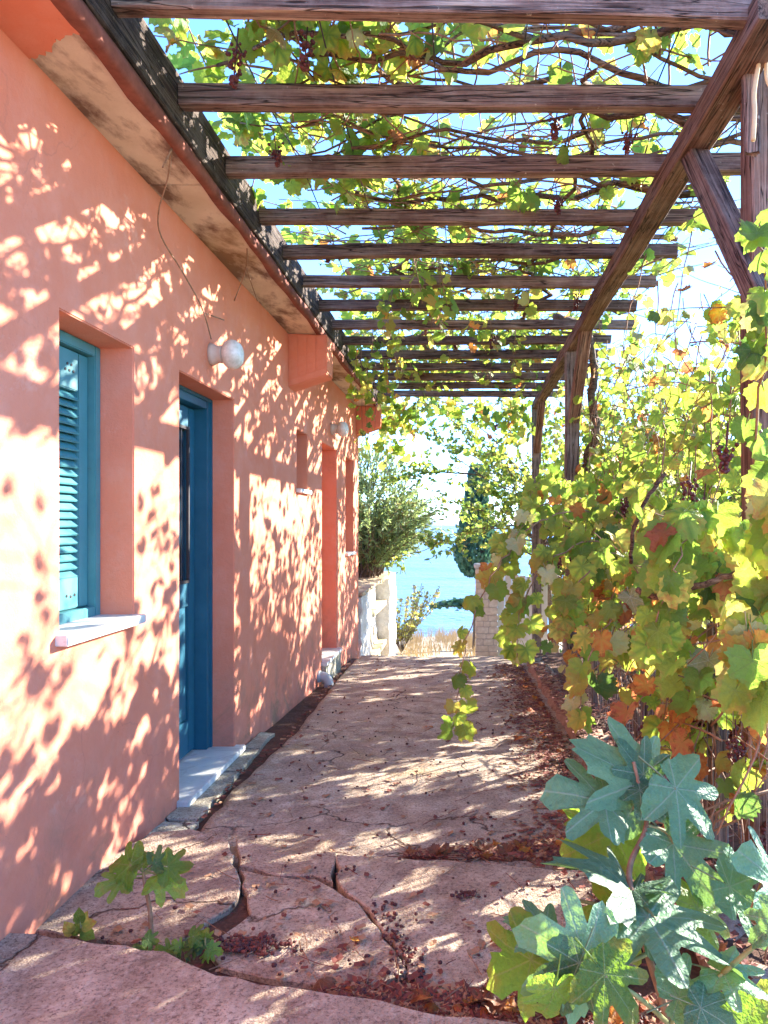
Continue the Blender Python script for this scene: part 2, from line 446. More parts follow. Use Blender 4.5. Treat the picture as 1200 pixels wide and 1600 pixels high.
PALE = m_leaf('leaf_pale', (0.38, 0.42, 0.19), (0.46, 0.50, 0.10), (0.5, 0.54, 0.38), (0.42, 0.30, 0.14), 0.5, tmix=0.35)
VINE = [LIME, GREEN, YELLOW, ORANGE, RED, DARK, PALE]
FIG = m_leaf('fig_leaf', (0.105, 0.235, 0.125), (0.24, 0.42, 0.08), (0.32, 0.42, 0.28), None, tmix=0.32, rough=0.52, spec=0.4, per=46, var=0.4, fold=0.5)
FIGL = m_leaf('fig_leaf_light', (0.12, 0.26, 0.06), (0.32, 0.55, 0.04), (0.34, 0.45, 0.20), (0.34, 0.26, 0.06), 0.4, rough=0.45, spec=0.4, per=46, fold=0.5)
OLE = m_leaf('oleander_leaf', (0.22, 0.32, 0.14), (0.46, 0.58, 0.19), (0.3, 0.36, 0.2), None, tmix=0.4, per=360)
OLE2 = m_leaf('oleander_leaf_dry', (0.26, 0.20, 0.09), (0.42, 0.36, 0.14), (0.3, 0.3, 0.2), None, tmix=0.4, per=360)
CYP = m_leaf('cypress_spray', (0.05, 0.14, 0.10), (0.10, 0.22, 0.10), (0.05, 0.1, 0.07), None, tmix=0.25, per=360)
TREE = m_leaf('tree_leaf', (0.11, 0.19, 0.045), (0.36, 0.46, 0.07), (0.28, 0.34, 0.14), (0.34, 0.2, 0.06), 0.5, per=360)
BUSH = m_leaf('bush_leaf', (0.075, 0.15, 0.04), (0.24, 0.36, 0.06), (0.2, 0.28, 0.12), None, per=360)

# ------------------------------------------------------------------ leaf templates
def leaf_template(keys, n, ring, teeth=0.05, fold=0.18, droop=0.35, wave=0.10, petiole=0.0, seed=0, width=1.0):
    r_ = random.Random(seed)
    ks = sorted(keys)
    def rad(a):
        a = abs(a)
        for (a0, r0), (a1, r1) in zip(ks, ks[1:]):
            if a <= a1:
                t = (a - a0) / (a1 - a0); t = t * t * (3 - 2 * t)
                return r0 + (r1 - r0) * t
        return ks[-1][1]
    out = []
    for i in range(n):
        a = -178 + 356 * i / (n - 1)
        r = rad(a) * (1 + (teeth if i % 2 else -teeth) + r_.uniform(-0.03, 0.03))
        out.append((r * math.sin(math.radians(a)) * width, r * math.cos(math.radians(a))))
    V = [(0, 0)]; Fc = []
    ph = r_.uniform(0, 6)
    if ring:
        for (x, y) in out: V.append((x * 0.5, y * 0.5))
        for (x, y) in out: V.append((x, y))
        for i in range(n - 1):
            Fc.append((0, 1 + i, 2 + i))
            Fc.append((1 + i, 1 + n + i, 2 + n + i)); Fc.append((1 + i, 2 + n + i, 2 + i))
    else:
        for (x, y) in out: V.append((x, y))
        for i in range(n - 1): Fc.append((0, 1 + i, 2 + i))
    v3 = []
    for (x, y) in V:
        r2 = x * x + y * y; a = math.atan2(x, y)
        z = -droop * r2 + fold * abs(x) + wave * math.sin(3 * a + ph) * r2 + 0.5 * wave * math.sin(7 * a + ph) * r2
        v3.append((x, y, z))
    uv = list(V)
    if petiole:
        b = len(v3)
        p = [(0, 0, 0), (0, -petiole * 0.5, -0.06), (0, -petiole, -0.2 * petiole)]
        for q in p:
            for k in range(3):
                t = k * 2.094
                v3.append((q[0] + 0.022 * math.sin(t), q[1], q[2] - 0.012 + 0.022 * math.cos(t))); uv.append((0, 0))
        for i in range(2):
            for k in range(3):
                k2 = (k + 1) % 3
                A = b + i * 3 + k; B_ = b + i * 3 + k2; D = b + (i + 1) * 3 + k; E = b + (i + 1) * 3 + k2
                Fc.append((A, B_, E)); Fc.append((A, E, D))
    return np.array(v3, float), np.array(Fc, int), np.array(uv, float)

GK = [[(0, 1.0), (26, 0.74), (50, 0.90), (78, 0.64), (104, 0.76), (140, 0.62), (165, 0.42), (180, 0.06)],
      [(0, 1.0), (24, 0.62), (48, 0.88), (76, 0.52), (104, 0.70), (140, 0.58), (168, 0.46), (180, 0.10)],
      [(0, 0.92), (28, 0.80), (52, 0.88), (80, 0.74), (108, 0.80), (145, 0.68), (168, 0.46), (180, 0.06)]]
FK = [[(0, 1.0), (9, 0.97), (17, 0.84), (25, 0.52), (31, 0.44), (38, 0.76), (46, 0.94), (56, 0.90), (66, 0.52), (72, 0.42), (82, 0.66), (95, 0.78), (112, 0.68), (135, 0.50), (160, 0.44), (180, 0.10)],
      [(0, 0.95), (8, 0.99), (16, 0.80), (22, 0.86), (29, 0.54), (34, 0.50), (42, 0.84), (50, 0.92), (58, 0.80), (70, 0.50), (78, 0.46), (90, 0.72), (102, 0.74), (116, 0.60), (138, 0.48), (160, 0.4), (180, 0.10)]]
T_GN = [leaf_template(k, 41, True, 0.055, f, d, w, 0.75, i, wd) for i, (k, d, w, f, wd) in enumerate(
    [(GK[0], 0.30, 0.16, 0.16, 1.0), (GK[1], 0.10, 0.22, 0.25, 0.92), (GK[2], 0.45, 0.12, 0.05, 1.08), (GK[0], -0.22, 0.18, 0.30, 0.95), (GK[2], 0.75, 0.22, -0.12, 1.0), (GK[1], 0.5, 0.26, 0.42, 0.85), (GK[0], 0.05, 0.12, 0.60, 1.05), (GK[2], -0.35, 0.25, 0.10, 0.98)])]
T_GF = [leaf_template(k, 17, False, 0.06, 0.16, 0.3, 0.12, 0.6, 10 + i) for i, k in enumerate(GK)]
T_FIG = [leaf_template(FK[i % 2], 65, True, 0.016, 0.05 + 0.08 * i, d, 0.16, 0.75, 20 + i) for i, d in enumerate((0.18, 0.34, 0.05))]
LK = [(0, 1.0), (6, 0.85), (15, 0.5), (40, 0.18), (90, 0.08), (180, 0.02)]
T_LANCE = [leaf_template(LK, 9, False, 0, 0.4, 0.25, 0.0, 0, 30)]
OK_ = [(0, 1.0), (20, 0.86), (45, 0.62), (90, 0.34), (140, 0.16), (180, 0.04)]
T_OVAL = [leaf_template(OK_, 11, False, 0.02, 0.3, 0.25, 0.1, 0.3, 31)]
SK = [(0, 1.0), (14, 0.5), (25, 0.72), (40, 0.35), (60, 0.5), (90, 0.15), (180, 0.05)]
T_SPRAY = [leaf_template(SK, 13, False, 0.0, 0.1, 0.2, 0.2, 0, 33)]

def frame(tip, nrm):
    y = Vector(tip).normalized(); z = Vector(nrm); z = z - y * z.dot(y)
    if z.length < 1e-4: z = y.orthogonal()
    z.normalize(); x = y.cross(z)
    return np.array([[x.x, y.x, z.x], [x.y, y.y, z.y], [x.z, y.z, z.z]])

def join_leaves(name, templates, mats, items, parent=None, loc=(0, 0, 0)):
    """items: (template index, rotation 3x3, scale, location, material index) -> one mesh"""
    Vs, Fs, UVs, Ms = [], [], [], []
    base = 0
    loc = np.array(loc, float)
    for ti, (tv, tf, tuv) in enumerate(templates):
        it = [q for q in items if q[0] % len(templates) == ti]
        if not it: continue
        R = np.array([q[1] * q[2] for q in it]); L = np.array([tuple(q[3]) for q in it]) - loc
        V = np.einsum('kij,mj->kmi', R, tv) + L[:, None, :]
        k, m = len(it), len(tv)
        Fc = tf[None] + (np.arange(k) * m)[:, None, None] + base
        Vs.append(V.reshape(-1, 3)); Fs.append(Fc.reshape(-1, 3))
        UVs.append(np.tile(tuv[tf.reshape(-1)], (k, 1)))
        Ms.append(np.repeat([q[4] for q in it], len(tf)))
        base += k * m
    V = np.concatenate(Vs); Fc = np.concatenate(Fs); UV = np.concatenate(UVs); Mi = np.concatenate(Ms)
    me = bpy.data.meshes.new(name)
    me.vertices.add(len(V)); me.vertices.foreach_set('co', V.astype(np.float32).ravel())
    me.loops.add(len(Fc) * 3); me.loops.foreach_set('vertex_index', Fc.astype(np.int32).ravel())
    me.polygons.add(len(Fc)); me.polygons.foreach_set('loop_start', np.arange(0, len(Fc) * 3, 3, dtype=np.int32))
    me.polygons.foreach_set('material_index', Mi.astype(np.int32))
    me.polygons.foreach_set('use_smooth', np.ones(len(Fc), bool))
    me.uv_layers.new(name='UVMap').data.foreach_set('uv', UV.astype(np.float32).ravel())
    for m_ in mats: me.materials.append(m_)
    me.update(calc_edges=True)
    o = bpy.data.objects.new(name, me); C.objects.link(o); o.location = loc
    return attach(o, parent)

_leafmesh = {}
def leaf_mesh(tname, templates, i):
    key = (tname, i)
    if key not in _leafmesh:
        tv, tf, tuv = templates[i]
        me = bpy.data.meshes.new(tname)
        me.from_pydata(tv.tolist(), [], tf.tolist())
        me.uv_layers.new(name='UVMap').data.foreach_set('uv', tuv[tf.reshape(-1)].astype(np.float32).ravel())
        me.polygons.foreach_set('use_smooth', [True] * len(me.polygons))
        me.materials.append(LIME)
        _leafmesh[key] = me
    return _leafmesh[key]

def leaf_object(me, R, s, loc, mat_, parent, name='leaf'):
    o = bpy.data.objects.new(name, me); C.objects.link(o)
    pl = world_loc(parent) if parent else Vector((0, 0, 0))
    mm = Matrix(R.tolist()).to_4x4() @ Matrix.Scale(s, 4)
    mm.translation = Vector(loc) - pl
    o.parent = parent
    o.matrix_basis = mm
    o.material_slots[0].link = 'OBJECT'; o.material_slots[0].material = mat_
    return o

def in_frame(p, mgn=60):
    if p[1] < 0.3: return False
    u = 728 + F * p[0] / p[1]; v = 818 - F * (p[2] - CZ) / p[1]
    return -mgn < u < 1200 + mgn and -mgn < v < 1600 + mgn

def emit_vine_leaves(items, parent, limit=300):
    """the largest leaves in view become parts, the rest one mesh"""
    big = sorted(items, key=lambda q: -(q[2] / q[3][1] if in_frame(q[3]) else 0))
    parts, rest = big[:limit], big[limit:]
    for q in parts:
        i = q[0] % len(T_GN)
        leaf_object(leaf_mesh('grape_leaf', T_GN, i), q[1], q[2], q[3], VINE[q[4]], parent)
    if rest:
        near = [q for q in rest if q[3][1] < 4.5]; far = [q for q in rest if q[3][1] >= 4.5]
        # nearer ones keep the detailed outline
        tm = T_GN + T_GF
        its = [(q[0] % 8, *q[1:]) for q in near] + [(8 + q[0] % 3, *q[1:]) for q in far]
        o = join_leaves('leaves', tm, VINE, its, parent, world_loc(parent))
        o['kind'] = 'stuff'

def rv(a=1.0):
    return Vector((random.uniform(-a, a), random.uniform(-a, a), random.uniform(-a, a)))

def pick(w):
    return random.choices(range(len(w)), w)[0]

# ------------------------------------------------------------------ setting: sea, ground, path
def lerp_tab(tab, x):
    for (a, va), (b, vb) in zip(tab, tab[1:]):
        if x <= b:
            t = max(0, (x - a) / (b - a)); return va + (vb - va) * t
    return tab[-1][1]
PATH_DROP = [(-5, 1.40), (3.0, 1.415), (4.5, 1.435), (6.7, 1.55), (9.6, 1.70)]
def path_z(x, y):
    return CZ - lerp_tab(PATH_DROP, y) + 0.012 * noise.noise((x * 1.3, y * 1.3, 0)) + 0.006 * noise.noise((x * 5, y * 5, 3)) - 0.012 * x
GR = [(-15, 1.50), (9.2, 1.80), (10, 2.02), (14, 2.6), (17, 2.92), (20, 3.1), (24, 4.6), (34, 12), (60, 40)]
def ground_z(x, y):
    z = CZ - lerp_tab(GR, y)
    if x > 0.8 and y < 10: z += 0.10 * min(1, (x - 0.8) / 0.2)
    if x > 3: z -= (x - 3) * 0.28
    if x < -1.5 and y > 9.8: z += 1.5 * min(1, (-1.5 - x) / 0.3) * max(0, min(1, (15 - y)))
    return z + 0.05 * noise.noise((x * 0.7, y * 0.7, 5)) + 0.02 * noise.noise((x * 4, y * 4, 8))

def sheet(name, xs, ys, zf, mat_, kind='structure', smooth=True, parent=None):
    nx, ny = len(xs), len(ys)
    vs = [(x, y, zf(x, y)) for y in ys for x in xs]
    fs = [(j * nx + i, j * nx + i + 1, (j + 1) * nx + i + 1, (j + 1) * nx + i) for j in range(ny - 1) for i in range(nx - 1)]
    me = bpy.data.meshes.new(name); me.from_pydata(vs, [], fs); me.materials.append(mat_)
    if smooth: me.polygons.foreach_set('use_smooth', [True] * len(fs))
    o = bpy.data.objects.new(name, me); C.objects.link(o)
    o['kind'] = kind
    return attach(o, parent)

def ticks(a, b, step):
    n = max(1, round((b - a) / step)); return [a + (b - a) * i / n for i in range(n + 1)]

ground = sheet('ground', ticks(-60, -6, 6)[:-1] + ticks(-6, 6, 0.25) + ticks(6, 60, 6)[1:],
               ticks(-15, 2, 1)[:-1] + ticks(2, 22, 0.25) + ticks(22, 60, 2)[1:], ground_z, M['earth'])

def m_sea():
    t = NT('sea_water'); g = t.n('ShaderNodeNewGeometry'); o = g.outputs['Position']
    mp = t.n('ShaderNodeMapping'); mp.inputs['Scale'].default_value = (1, 1.0, 1); t.l(o, mp.inputs[0])
    w = t.noise(mp.outputs[0], 0.35, 5, 0.6); w2 = t.noise(mp.outputs[0], 0.02, 4, 0.6)
    mp3 = t.n('ShaderNodeMapping'); mp3.inputs['Scale'].default_value = (0.0012, 0.012, 1); t.l(o, mp3.inputs[0])
    bands = t.noise(mp3.outputs[0], 1, 4, 0.6)
    c = t.ramp(bands, [(0.35, (0.065, 0.12, 0.155)), (0.65, (0.095, 0.16, 0.195))])
    n = t.bump(w, 0.6, 1.6); n = t.bump(w2, 0.5, 8.0, n)
    return t.fin(c, 0.32, n, 0.22)
sea = sheet('sea', ticks(-30000, 30000, 6000), [20, 60, 200, 800, 3000, 10000, 30000], lambda x, y: -32.0, m_sea())
# a faint far coast
mbh = MB()
for i in range(40):
    pass
hx = ticks(-9000, 900, 150)
hv = [(x, 14000, -33) for x in hx] + [(x, 14600, -33 + max(0, 330 * (0.35 + noise.noise((x * 0.0006, 2.2, 0)) * 0.9) * min(1, (900 - x) / 1500))) for x in hx] + [(x, 16500, -33) for x in hx]
nh = len(hx)
mbh.add(hv, [(r * nh + i, r * nh + i + 1, (r + 1) * nh + i + 1, (r + 1) * nh + i) for r in range(2) for i in range(nh - 1)])
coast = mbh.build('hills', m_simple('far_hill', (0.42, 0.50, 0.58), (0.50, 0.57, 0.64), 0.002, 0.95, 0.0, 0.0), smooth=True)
coast['kind'] = 'structure'

# the concrete passage: left edge ragged beside the strip that follows the wall
def path_left(y):
    return -1.24 + 0.05 * noise.noise((y * 1.1, 0.3, 0)) + 0.03 * noise.noise((y * 5, 0.9, 0)) - 0.10 * max(0, min(1, (y - 5) / 3))
XW = -1.44
pm = MB()
ys = ticks(3.03, 9.35, 0.045)
cols = 52
for y in ys:
    xl = path_left(y)
    for i in range(cols + 1):
        x = xl + (0.80 - xl) * i / cols
        ye = y
        if y == ys[0]: ye = y + 0.06 * noise.noise((x * 2.5, 4, 0)) + 0.03 * noise.noise((x * 9, 4, 0))
        z = path_z(x, ye) - (0.05 if i == 0 else 0) - (0.05 if y in (ys[0], ys[-1]) else 0)
        pm.v.append((x, ye, z))
w = cols + 1
for j in range(len(ys) - 1):
    for i in range(cols):
        pm.f.append((j * w + i, j * w + i + 1, (j + 1) * w + i + 1, (j + 1) * w + i)); pm.m.append(0)
path = pm.build('path', M['path'], smooth=True)
path['kind'] = 'structure'
# skirt of dark soil under the joints
sheet('soil', ticks(-1.44, 1.0, 0.2), ticks(0.0, 3.0, 0.3) + ticks(3.05, 9.3, 0.3), lambda x, y: (0.066 if y < 3.0 else path_z(x, y) - 0.035), M['soil'])

def slab_piece(name, poly, ztop, mat_, parent, thick=0.12, bevel=0.005, jit=0.010, seed=0, grow=0.0):
    """poly: list of world (x, y), edges broken up and uneven"""
    r_ = random.Random(seed)
    pts = []
    if grow:
        cc = Vector((sum(p[0] for p in poly) / len(poly), sum(p[1] for p in poly) / len(poly)))
        poly = [tuple(Vector(p) + (Vector(p) - cc).normalized() * grow) for p in poly]
    for i in range(len(poly)):
        a = Vector((*poly[i], 0)); b = Vector((*poly[(i + 1) % len(poly)], 0))
        n = max(1, int((b - a).length / 0.06))
        for k in range(n):
            q = a.lerp(b, k / n)
            pts.append((q.x + r_.uniform(-jit, jit), q.y + r_.uniform(-jit, jit)))
    bm = bmesh.new()
    zt = ztop if callable(ztop) else (lambda x, y: ztop)
    vs = [bm.verts.new((x, y, zt(x, y))) for x, y in pts]
    f = bm.faces.new(vs)
    if f.normal.z < 0: f.normal_flip()
    bm.normal_update()
    if f.normal.z < 0: bmesh.ops.reverse_faces(bm, faces=[f])
    r = bmesh.ops.extrude_face_region(bm, geom=[f])
    nf = [g for g in r['geom'] if isinstance(g, bmesh.types.BMFace)][0]
    for v in bm.verts:
        if v not in nf.verts: v.co.z -= thick
    bmesh.ops.inset_region(bm, faces=[nf], thickness=bevel, depth=0.0)
    for v in nf.verts: v.co.z += bevel * 0.8
    bm.normal_update()
    bmesh.ops.recalc_face_normals(bm, faces=bm.faces)
    c = Vector((sum(p[0] for p in pts) / len(pts), sum(p[1] for p in pts) / len(pts), zt(pts[0][0], pts[0][1]) - thick))
    bmesh.ops.translate(bm, verts=bm.verts, vec=-c)
    bmesh.ops.triangulate(bm, faces=[q for q in bm.faces if len(q.verts) > 4])
    me = bpy.data.meshes.new(name); bm.to_mesh(me); bm.free(); me.materials.append(mat_)
    o = bpy.data.objects.new(name, me); C.objects.link(o); o.location = c
    return attach(o, parent)

def px_poly(pl, z):
    out = []
    for (u, v) in pl:
        Y = F * (CZ - z) / (v - 818); out.append(((u - 728) / F * Y, Y))
    return out
ZS = 0.085
slab_piece('slab', px_poly([(20, 1448), (66, 1418), (150, 1352), (240, 1302), (300, 1297), (352, 1308), (362, 1350), (374, 1392), (356, 1420), (305, 1452), (270, 1478), (190, 1472)], ZS), ZS, M['slab'], path, seed=1, grow=0.006)
slab_piece('slab', px_poly([(366, 1312), (440, 1329), (455, 1336), (520, 1334), (519, 1378), (488, 1369), (440, 1366), (376, 1352)], ZS - 0.005), ZS - 0.005, M['slab'], path, seed=2, grow=0.006)
slab_piece('slab', px_poly([(378, 1362), (440, 1373), (490, 1376), (520, 1392), (556, 1414), (600, 1466), (632, 1520), (600, 1534), (560, 1543), (440, 1530), (345, 1512), (318, 1480), (372, 1446), (390, 1430), (384, 1396)], ZS - 0.002), ZS - 0.002, M['slab'], path, seed=3, grow=0.006)
slab_piece('slab', px_poly([(530, 1336), (735, 1350), (900, 1362), (985, 1372), (1010, 1450), (960, 1560), (800, 1582), (655, 1541), (614, 1468), (568, 1408), (529, 1381)], ZS), ZS, M['slab'], path, seed=4, grow=0.006)
pf = px_poly([(-10, 1461), (60, 1463), (200, 1479), (260, 1490), (340, 1523), (450, 1546), (560, 1562), (700, 1586), (830, 1602)], 0.15)
slab_piece('slab', pf + [(0.95, 1.85), (0.95, -0.5), (-1.44, -0.5), (-1.44, 2.2)], 0.15, M['slab'], path, seed=5, thick=0.2, bevel=0.010)
# grey strip slabs along the wall foot
yb = [3.08, 3.50, 4.22, 4.70, 5.15]
for i in range(len(yb) - 1):
    y0, y1 = yb[i] + 0.015, yb[i + 1] - 0.015
    wd = 0.185 - 0.022 * i
    slab_piece('slab', [(XW + 0.004, y0), (XW + wd, y0), (XW + wd - 0.01, (y0 + y1) / 2), (XW + wd - 0.015, y1), (XW + 0.004, y1)],
               (lambda x, y: path_z(x, y) - 0.012), M['strip'], path, seed=20 + i, jit=0.008)

# raised concrete kerb on the fence side, and the bed behind it
km = MB()
prof = [(-0.03, -0.05), (-0.015, 0.10), (0.02, 0.125), (0.13, 0.125), (0.16, 0.0)]
ky = ticks(1.2, 8.6, 0.09)
for y in ky:
    for k, (dx, dz) in enumerate(prof):
        q = noise.noise((y * 2.2, k * 3.1, 1.0)); q2 = noise.noise((y * 7, k * 3.1, 4.0))
        km.v.append((0.74 + dx + 0.075 * q + 0.05 * q2, y, path_z(0.7, y) + dz * 0.62 + 0.05 * q2 + 0.03 * q))
n5 = len(prof)
for j in range(len(ky) - 1):
    for k in range(n5 - 1):
        km.f.append((j * n5 + k, j * n5 + k + 1, (j + 1) * n5 + k + 1, (j + 1) * n5 + k)); km.m.append(0)
kerb = km.build('kerb', M['kerb'], smooth=True); kerb['kind'] = 'structure'
sheet('soil_bed', ticks(0.80, 3.2, 0.12), ticks(-1, 9.4, 0.15), lambda x, y: path_z(0.7, y) + 0.05 + 0.05 * noise.noise((x * 2, y * 2, 9)) + 0.02 * noise.noise((x * 8, y * 8, 2)), M['soil'])

# ------------------------------------------------------------------ the pink house
house = empty('pink_house', (-3.7, 3.5, 0), 'coral pink plastered house with blue door and shutter along the passage', 'house')
R_ = lambda z: CZ + z
OPEN = {'w1': (2.61, 3.19, R_(-0.40), R_(0.760)), 'd1': (3.70, 4.57, R_(-1.40), R_(0.767)), 's1': (6.27, 6.68, R_(0.295), R_(0.805)),
        'd2': (7.36, 8.20, R_(-1.40), R_(0.815)), 's2': (8.81, 9.41, R_(-0.36), R_(0.80))}
Y0, Y1, ZB, ZT = -3.0, 9.86, -0.6, R_(1.545)
bY = sorted({Y0, Y1} | {v for o in OPEN.values() for v in o[:2]})
bZ = sorted({ZB, ZT} | {v for o in OPEN.values() for v in o[2:]})
wm = MB(); RD = 0.30
def quad(mb, a, b, c, d, mi=0): mb.add([a, b, c, d], [(0, 1, 2, 3)], mi)
for y0, y1 in zip(bY, bY[1:]):
    for z0, z1 in zip(bZ, bZ[1:]):
        cy, cz = (y0 + y1) / 2, (z0 + z1) / 2
        if any(o[0] < cy < o[1] and o[2] < cz < o[3] for o in OPEN.values()): continue
        quad(wm, (XW, y0, z0), (XW, y1, z0), (XW, y1, z1), (XW, y0, z1))
for (a, b, z0, z1) in OPEN.values():
    ysub = [v for v in bY if a <= v <= b]; zsub = [v for v in bZ if z0 <= v <= z1]
    for p, q in zip(zsub, zsub[1:]):
        quad(wm, (XW, a, p), (XW, a, q), (XW - RD, a, q), (XW - RD, a, p))
        quad(wm, (XW, b, p), (XW - RD, b, p), (XW - RD, b, q), (XW, b, q))
    for p, q in zip(ysub, ysub[1:]):
        quad(wm, (XW, p, z1), (XW, q, z1), (XW - RD, q, z1), (XW - RD, p, z1))
        quad(wm, (XW, p, z0), (XW - RD, p, z0), (XW - RD, q, z0), (XW, q, z0))
    quad(wm, (XW - RD, a, z0), (XW - RD, a, z1), (XW - RD, b, z1), (XW - RD, b, z0))
for p, q in zip(bZ, bZ[1:]):
    quad(wm, (XW, Y1, p), (-6, Y1, p), (-6, Y1, q), (XW, Y1, q)); quad(wm, (XW, Y0, p), (-6, Y0, p), (-6, Y0, q), (XW, Y0, q))
quad(wm, (-6, Y0, ZB), (-6, Y1, ZB), (-6, Y1, ZT), (-6, Y0, ZT))
me = bpy.data.meshes.new('wall'); bm = bmesh.new()
for v in wm.v: bm.verts.new((v[0] + 3.7, v[1] - 3.5, v[2]))
bm.verts.ensure_lookup_table()
for f in wm.f: bm.faces.new([bm.verts[i] for i in f])
bmesh.ops.remove_doubles(bm, verts=bm.verts, dist=1e-5)
bmesh.ops.recalc_face_normals(bm, faces=bm.faces)
ed = [e for e in bm.edges if len(e.link_faces) == 2 and e.calc_face_angle(0) > 1.0 and all(abs(v.co.x - (XW + 3.7)) < 1e-4 for v in e.verts)]
bmesh.ops.bevel(bm, geom=ed, offset=0.012, segments=3, affect='EDGES', clamp_overlap=True)
bm.to_mesh(me); bm.free(); me.materials.append(M['plaster'])
wall = bpy.data.objects.new('wall', me); C.objects.link(wall); wall.parent = house

# roof slab with soffit panels and a rounded oxide-red edge
XE = -1.175
b = MB(); b.box(-6.2, XE + 0.002, Y0 - 0.2, 9.98, R_(1.555), R_(1.592))
roof = b.build('roof', M['soffit'], house)
for (a, c) in ((-3.0, 3.345), (3.352, 6.0), (6.006, 9.97)):
    b = MB(); b.box(XW - 0.3, XE - 0.004, a, c, R_(1.540), R_(1.5535)); b.build('soffit_panel', M['soffit'], roof, bevel=0.003)
b = MB()
fp = [(-0.030, 1.533), (0.0, 1.531), (0.010, 1.540), (0.012, 1.570), (0.008, 1.592), (-0.02, 1.594)]
fy = ticks(-3, 9.98, 0.12)
for y in fy:
    for k, (dx, z) in enumerate(fp):
        q = noise.noise((y * 3, k * 2.7, 0.5))
        b.v.append((XE + dx + (0.018 if k == 0 else 0.004) * q, y, R_(z) + 0.004 * q))
nf = len(fp)
for j in range(len(fy) - 1):
    for k in range(nf - 1):
        b.f.append((j * nf + k, j * nf + k + 1, (j + 1) * nf + k + 1, (j + 1) * nf + k)); b.m.append(0)
b.build('fascia', M['fascia'], roof, smooth=True)
# remains of the coral render on the soffit
pr = []
for (u, v) in [(45, 92), (62, 88), (78, 76), (90, 60), (104, 56), (116, 50), (124, 49)]:
    Y = F * 1.537 / (818 - v); pr.append(((u - 728) / F * Y, Y))
pr = [(max(XW + 0.001, min(XE - 0.03, x)), y) for x, y in pr] + [(XE - 0.03, 2.20), (XE - 0.03, 0.3), (XW + 0.001, 0.3)]
pr[0] = (XW + 0.001, pr[0][1]); pr.append(pr[0])
pp2 = []
for i in range(len(pr) - 1):
    a, c = Vector(pr[i]), Vector(pr[i + 1])
    for k in range(4):
        q = a.lerp(c, k / 4); pp2.append((q.x + random.uniform(-.006, .006), q.y + random.uniform(-.012, .012)))
b = MB(); nn = len(pp2)
b.add([(x, y, R_(1.531)) for x, y in pp2] + [(x, y, R_(1.5405)) for x, y in pp2], [tuple(range(nn))] + [(i, (i + 1) % nn, nn + (i + 1) % nn, nn + i) for i in range(nn)])
b.build('render_patch', M['plaster'], roof)
# two corbels
for (ya, yc, zi, zo) in ((5.96, 6.22, 1.105, 1.215), (9.62, 9.855, 1.155, 1.27)):
    b = MB(); xo = -1.125
    pf_ = [(XW - 0.01, 1.5395), (xo, 1.5295), (xo, zo), (XW - 0.01, zi)]
    b.add([(x, ya, R_(z)) for x, z in pf_] + [(x, yc, R_(z)) for x, z in pf_], [(0, 1, 2, 3), (7, 6, 5, 4), (0, 4, 5, 1), (1, 5, 6, 2), (2, 6, 7, 3), (3, 7, 4, 0)])
    co = b.build('corbel', M['plaster'], house, bevel=0.008)
    # board marks left by the formwork
    for k in range(4):
        x0 = XW + 0.01 + k * (xo - XW - 0.02) / 4
        x1 = x0 + (xo - XW - 0.02) / 4 - 0.006
        zl = lambda x: zi + (zo - zi) * (x - XW) / (xo - XW)
        b = MB()
        b.add([(x0, ya - 0.004, R_(zl(x0) + .05)), (x1, ya - 0.004, R_(zl(x1) + .05)), (x1, ya - 0.004, R_(1.52)), (x0, ya - 0.004, R_(1.52)),
               (x0, ya + 0.002, R_(zl(x0) + .05)), (x1, ya + 0.002, R_(zl(x1) + .05)), (x1, ya + 0.002, R_(1.52)), (x0, ya + 0.002, R_(1.52))],
              [(0, 1, 2, 3), (0, 4, 5, 1), (1, 5, 6, 2), (2, 6, 7, 3), (3, 7, 4, 0)])
        b.build('panel', M['plaster'], co)

def frame_boxes(mb, x0, x1, ya, yb_, z0, z1, wd, bottom=True):
    mb.box(x0, x1, ya, ya + wd, z0, z1); mb.box(x0, x1, yb_ - wd, yb_, z0, z1)
    mb.box(x0, x1, ya + wd, yb_ - wd, z1 - wd, z1)
    if bottom: mb.box(x0, x1, ya + wd, yb_ - wd, z0, z0 + wd)

# big window with louvred shutter
a, bb, z0, z1 = OPEN['w1']
b = MB(); frame_boxes(b, -1.72, -1.582, a + 0.002, bb - 0.002, z0 + 0.002, z1 - 0.002, 0.045)
win = b.build('window', M['shutter'], house, bevel=0.004)
b = MB()
xs0, xs1 = -1.655, -1.612
ya, yb2, za, zb = a + 0.052, bb - 0.052, z0 + 0.052, z1 - 0.052
b.box(xs0, xs1, ya, ya + 0.075, za, zb); b.box(xs0, xs1, yb2 - 0.075, yb2, za, zb)
b.box(xs0, xs1, ya + 0.075, yb2 - 0.075, zb - 0.16, zb); b.box(xs0, xs1, ya + 0.075, yb2 - 0.075, za, za + 0.13)
b.build('shutter', M['shutter'], win, bevel=0.004)
n = 22; lo, hi = za + 0.13, zb - 0.16
pit = (hi - lo) / n
sm = None
for k in range(n):
    zc = lo + (k + 0.5) * pit
    if sm is None:
        b = MB(); ly0, ly1 = ya + 0.068, yb2 - 0.068
        h = 0.024; dx = 0.019
        v = []
        for y in (ly0, ly1):
            v += [(-1.634 + dx, y, zc - h), (-1.634 + dx + .004, y, zc - h + .006), (-1.634 - dx + .004, y, zc + h), (-1.634 - dx, y, zc + h - .006)]
        b.add(v, [(0, 1, 2, 3), (7, 6, 5, 4), (0, 4, 5, 1), (1, 5, 6, 2), (2, 6, 7, 3), (3, 7, 4, 0)])
        sl_ = b.build('slat', M['shutter'], win); sm = sl_
    else:
        o = sm.copy(); C.objects.link(o); o.location.z += pit * k; o.rotation_euler.y = random.uniform(-.06, .06)
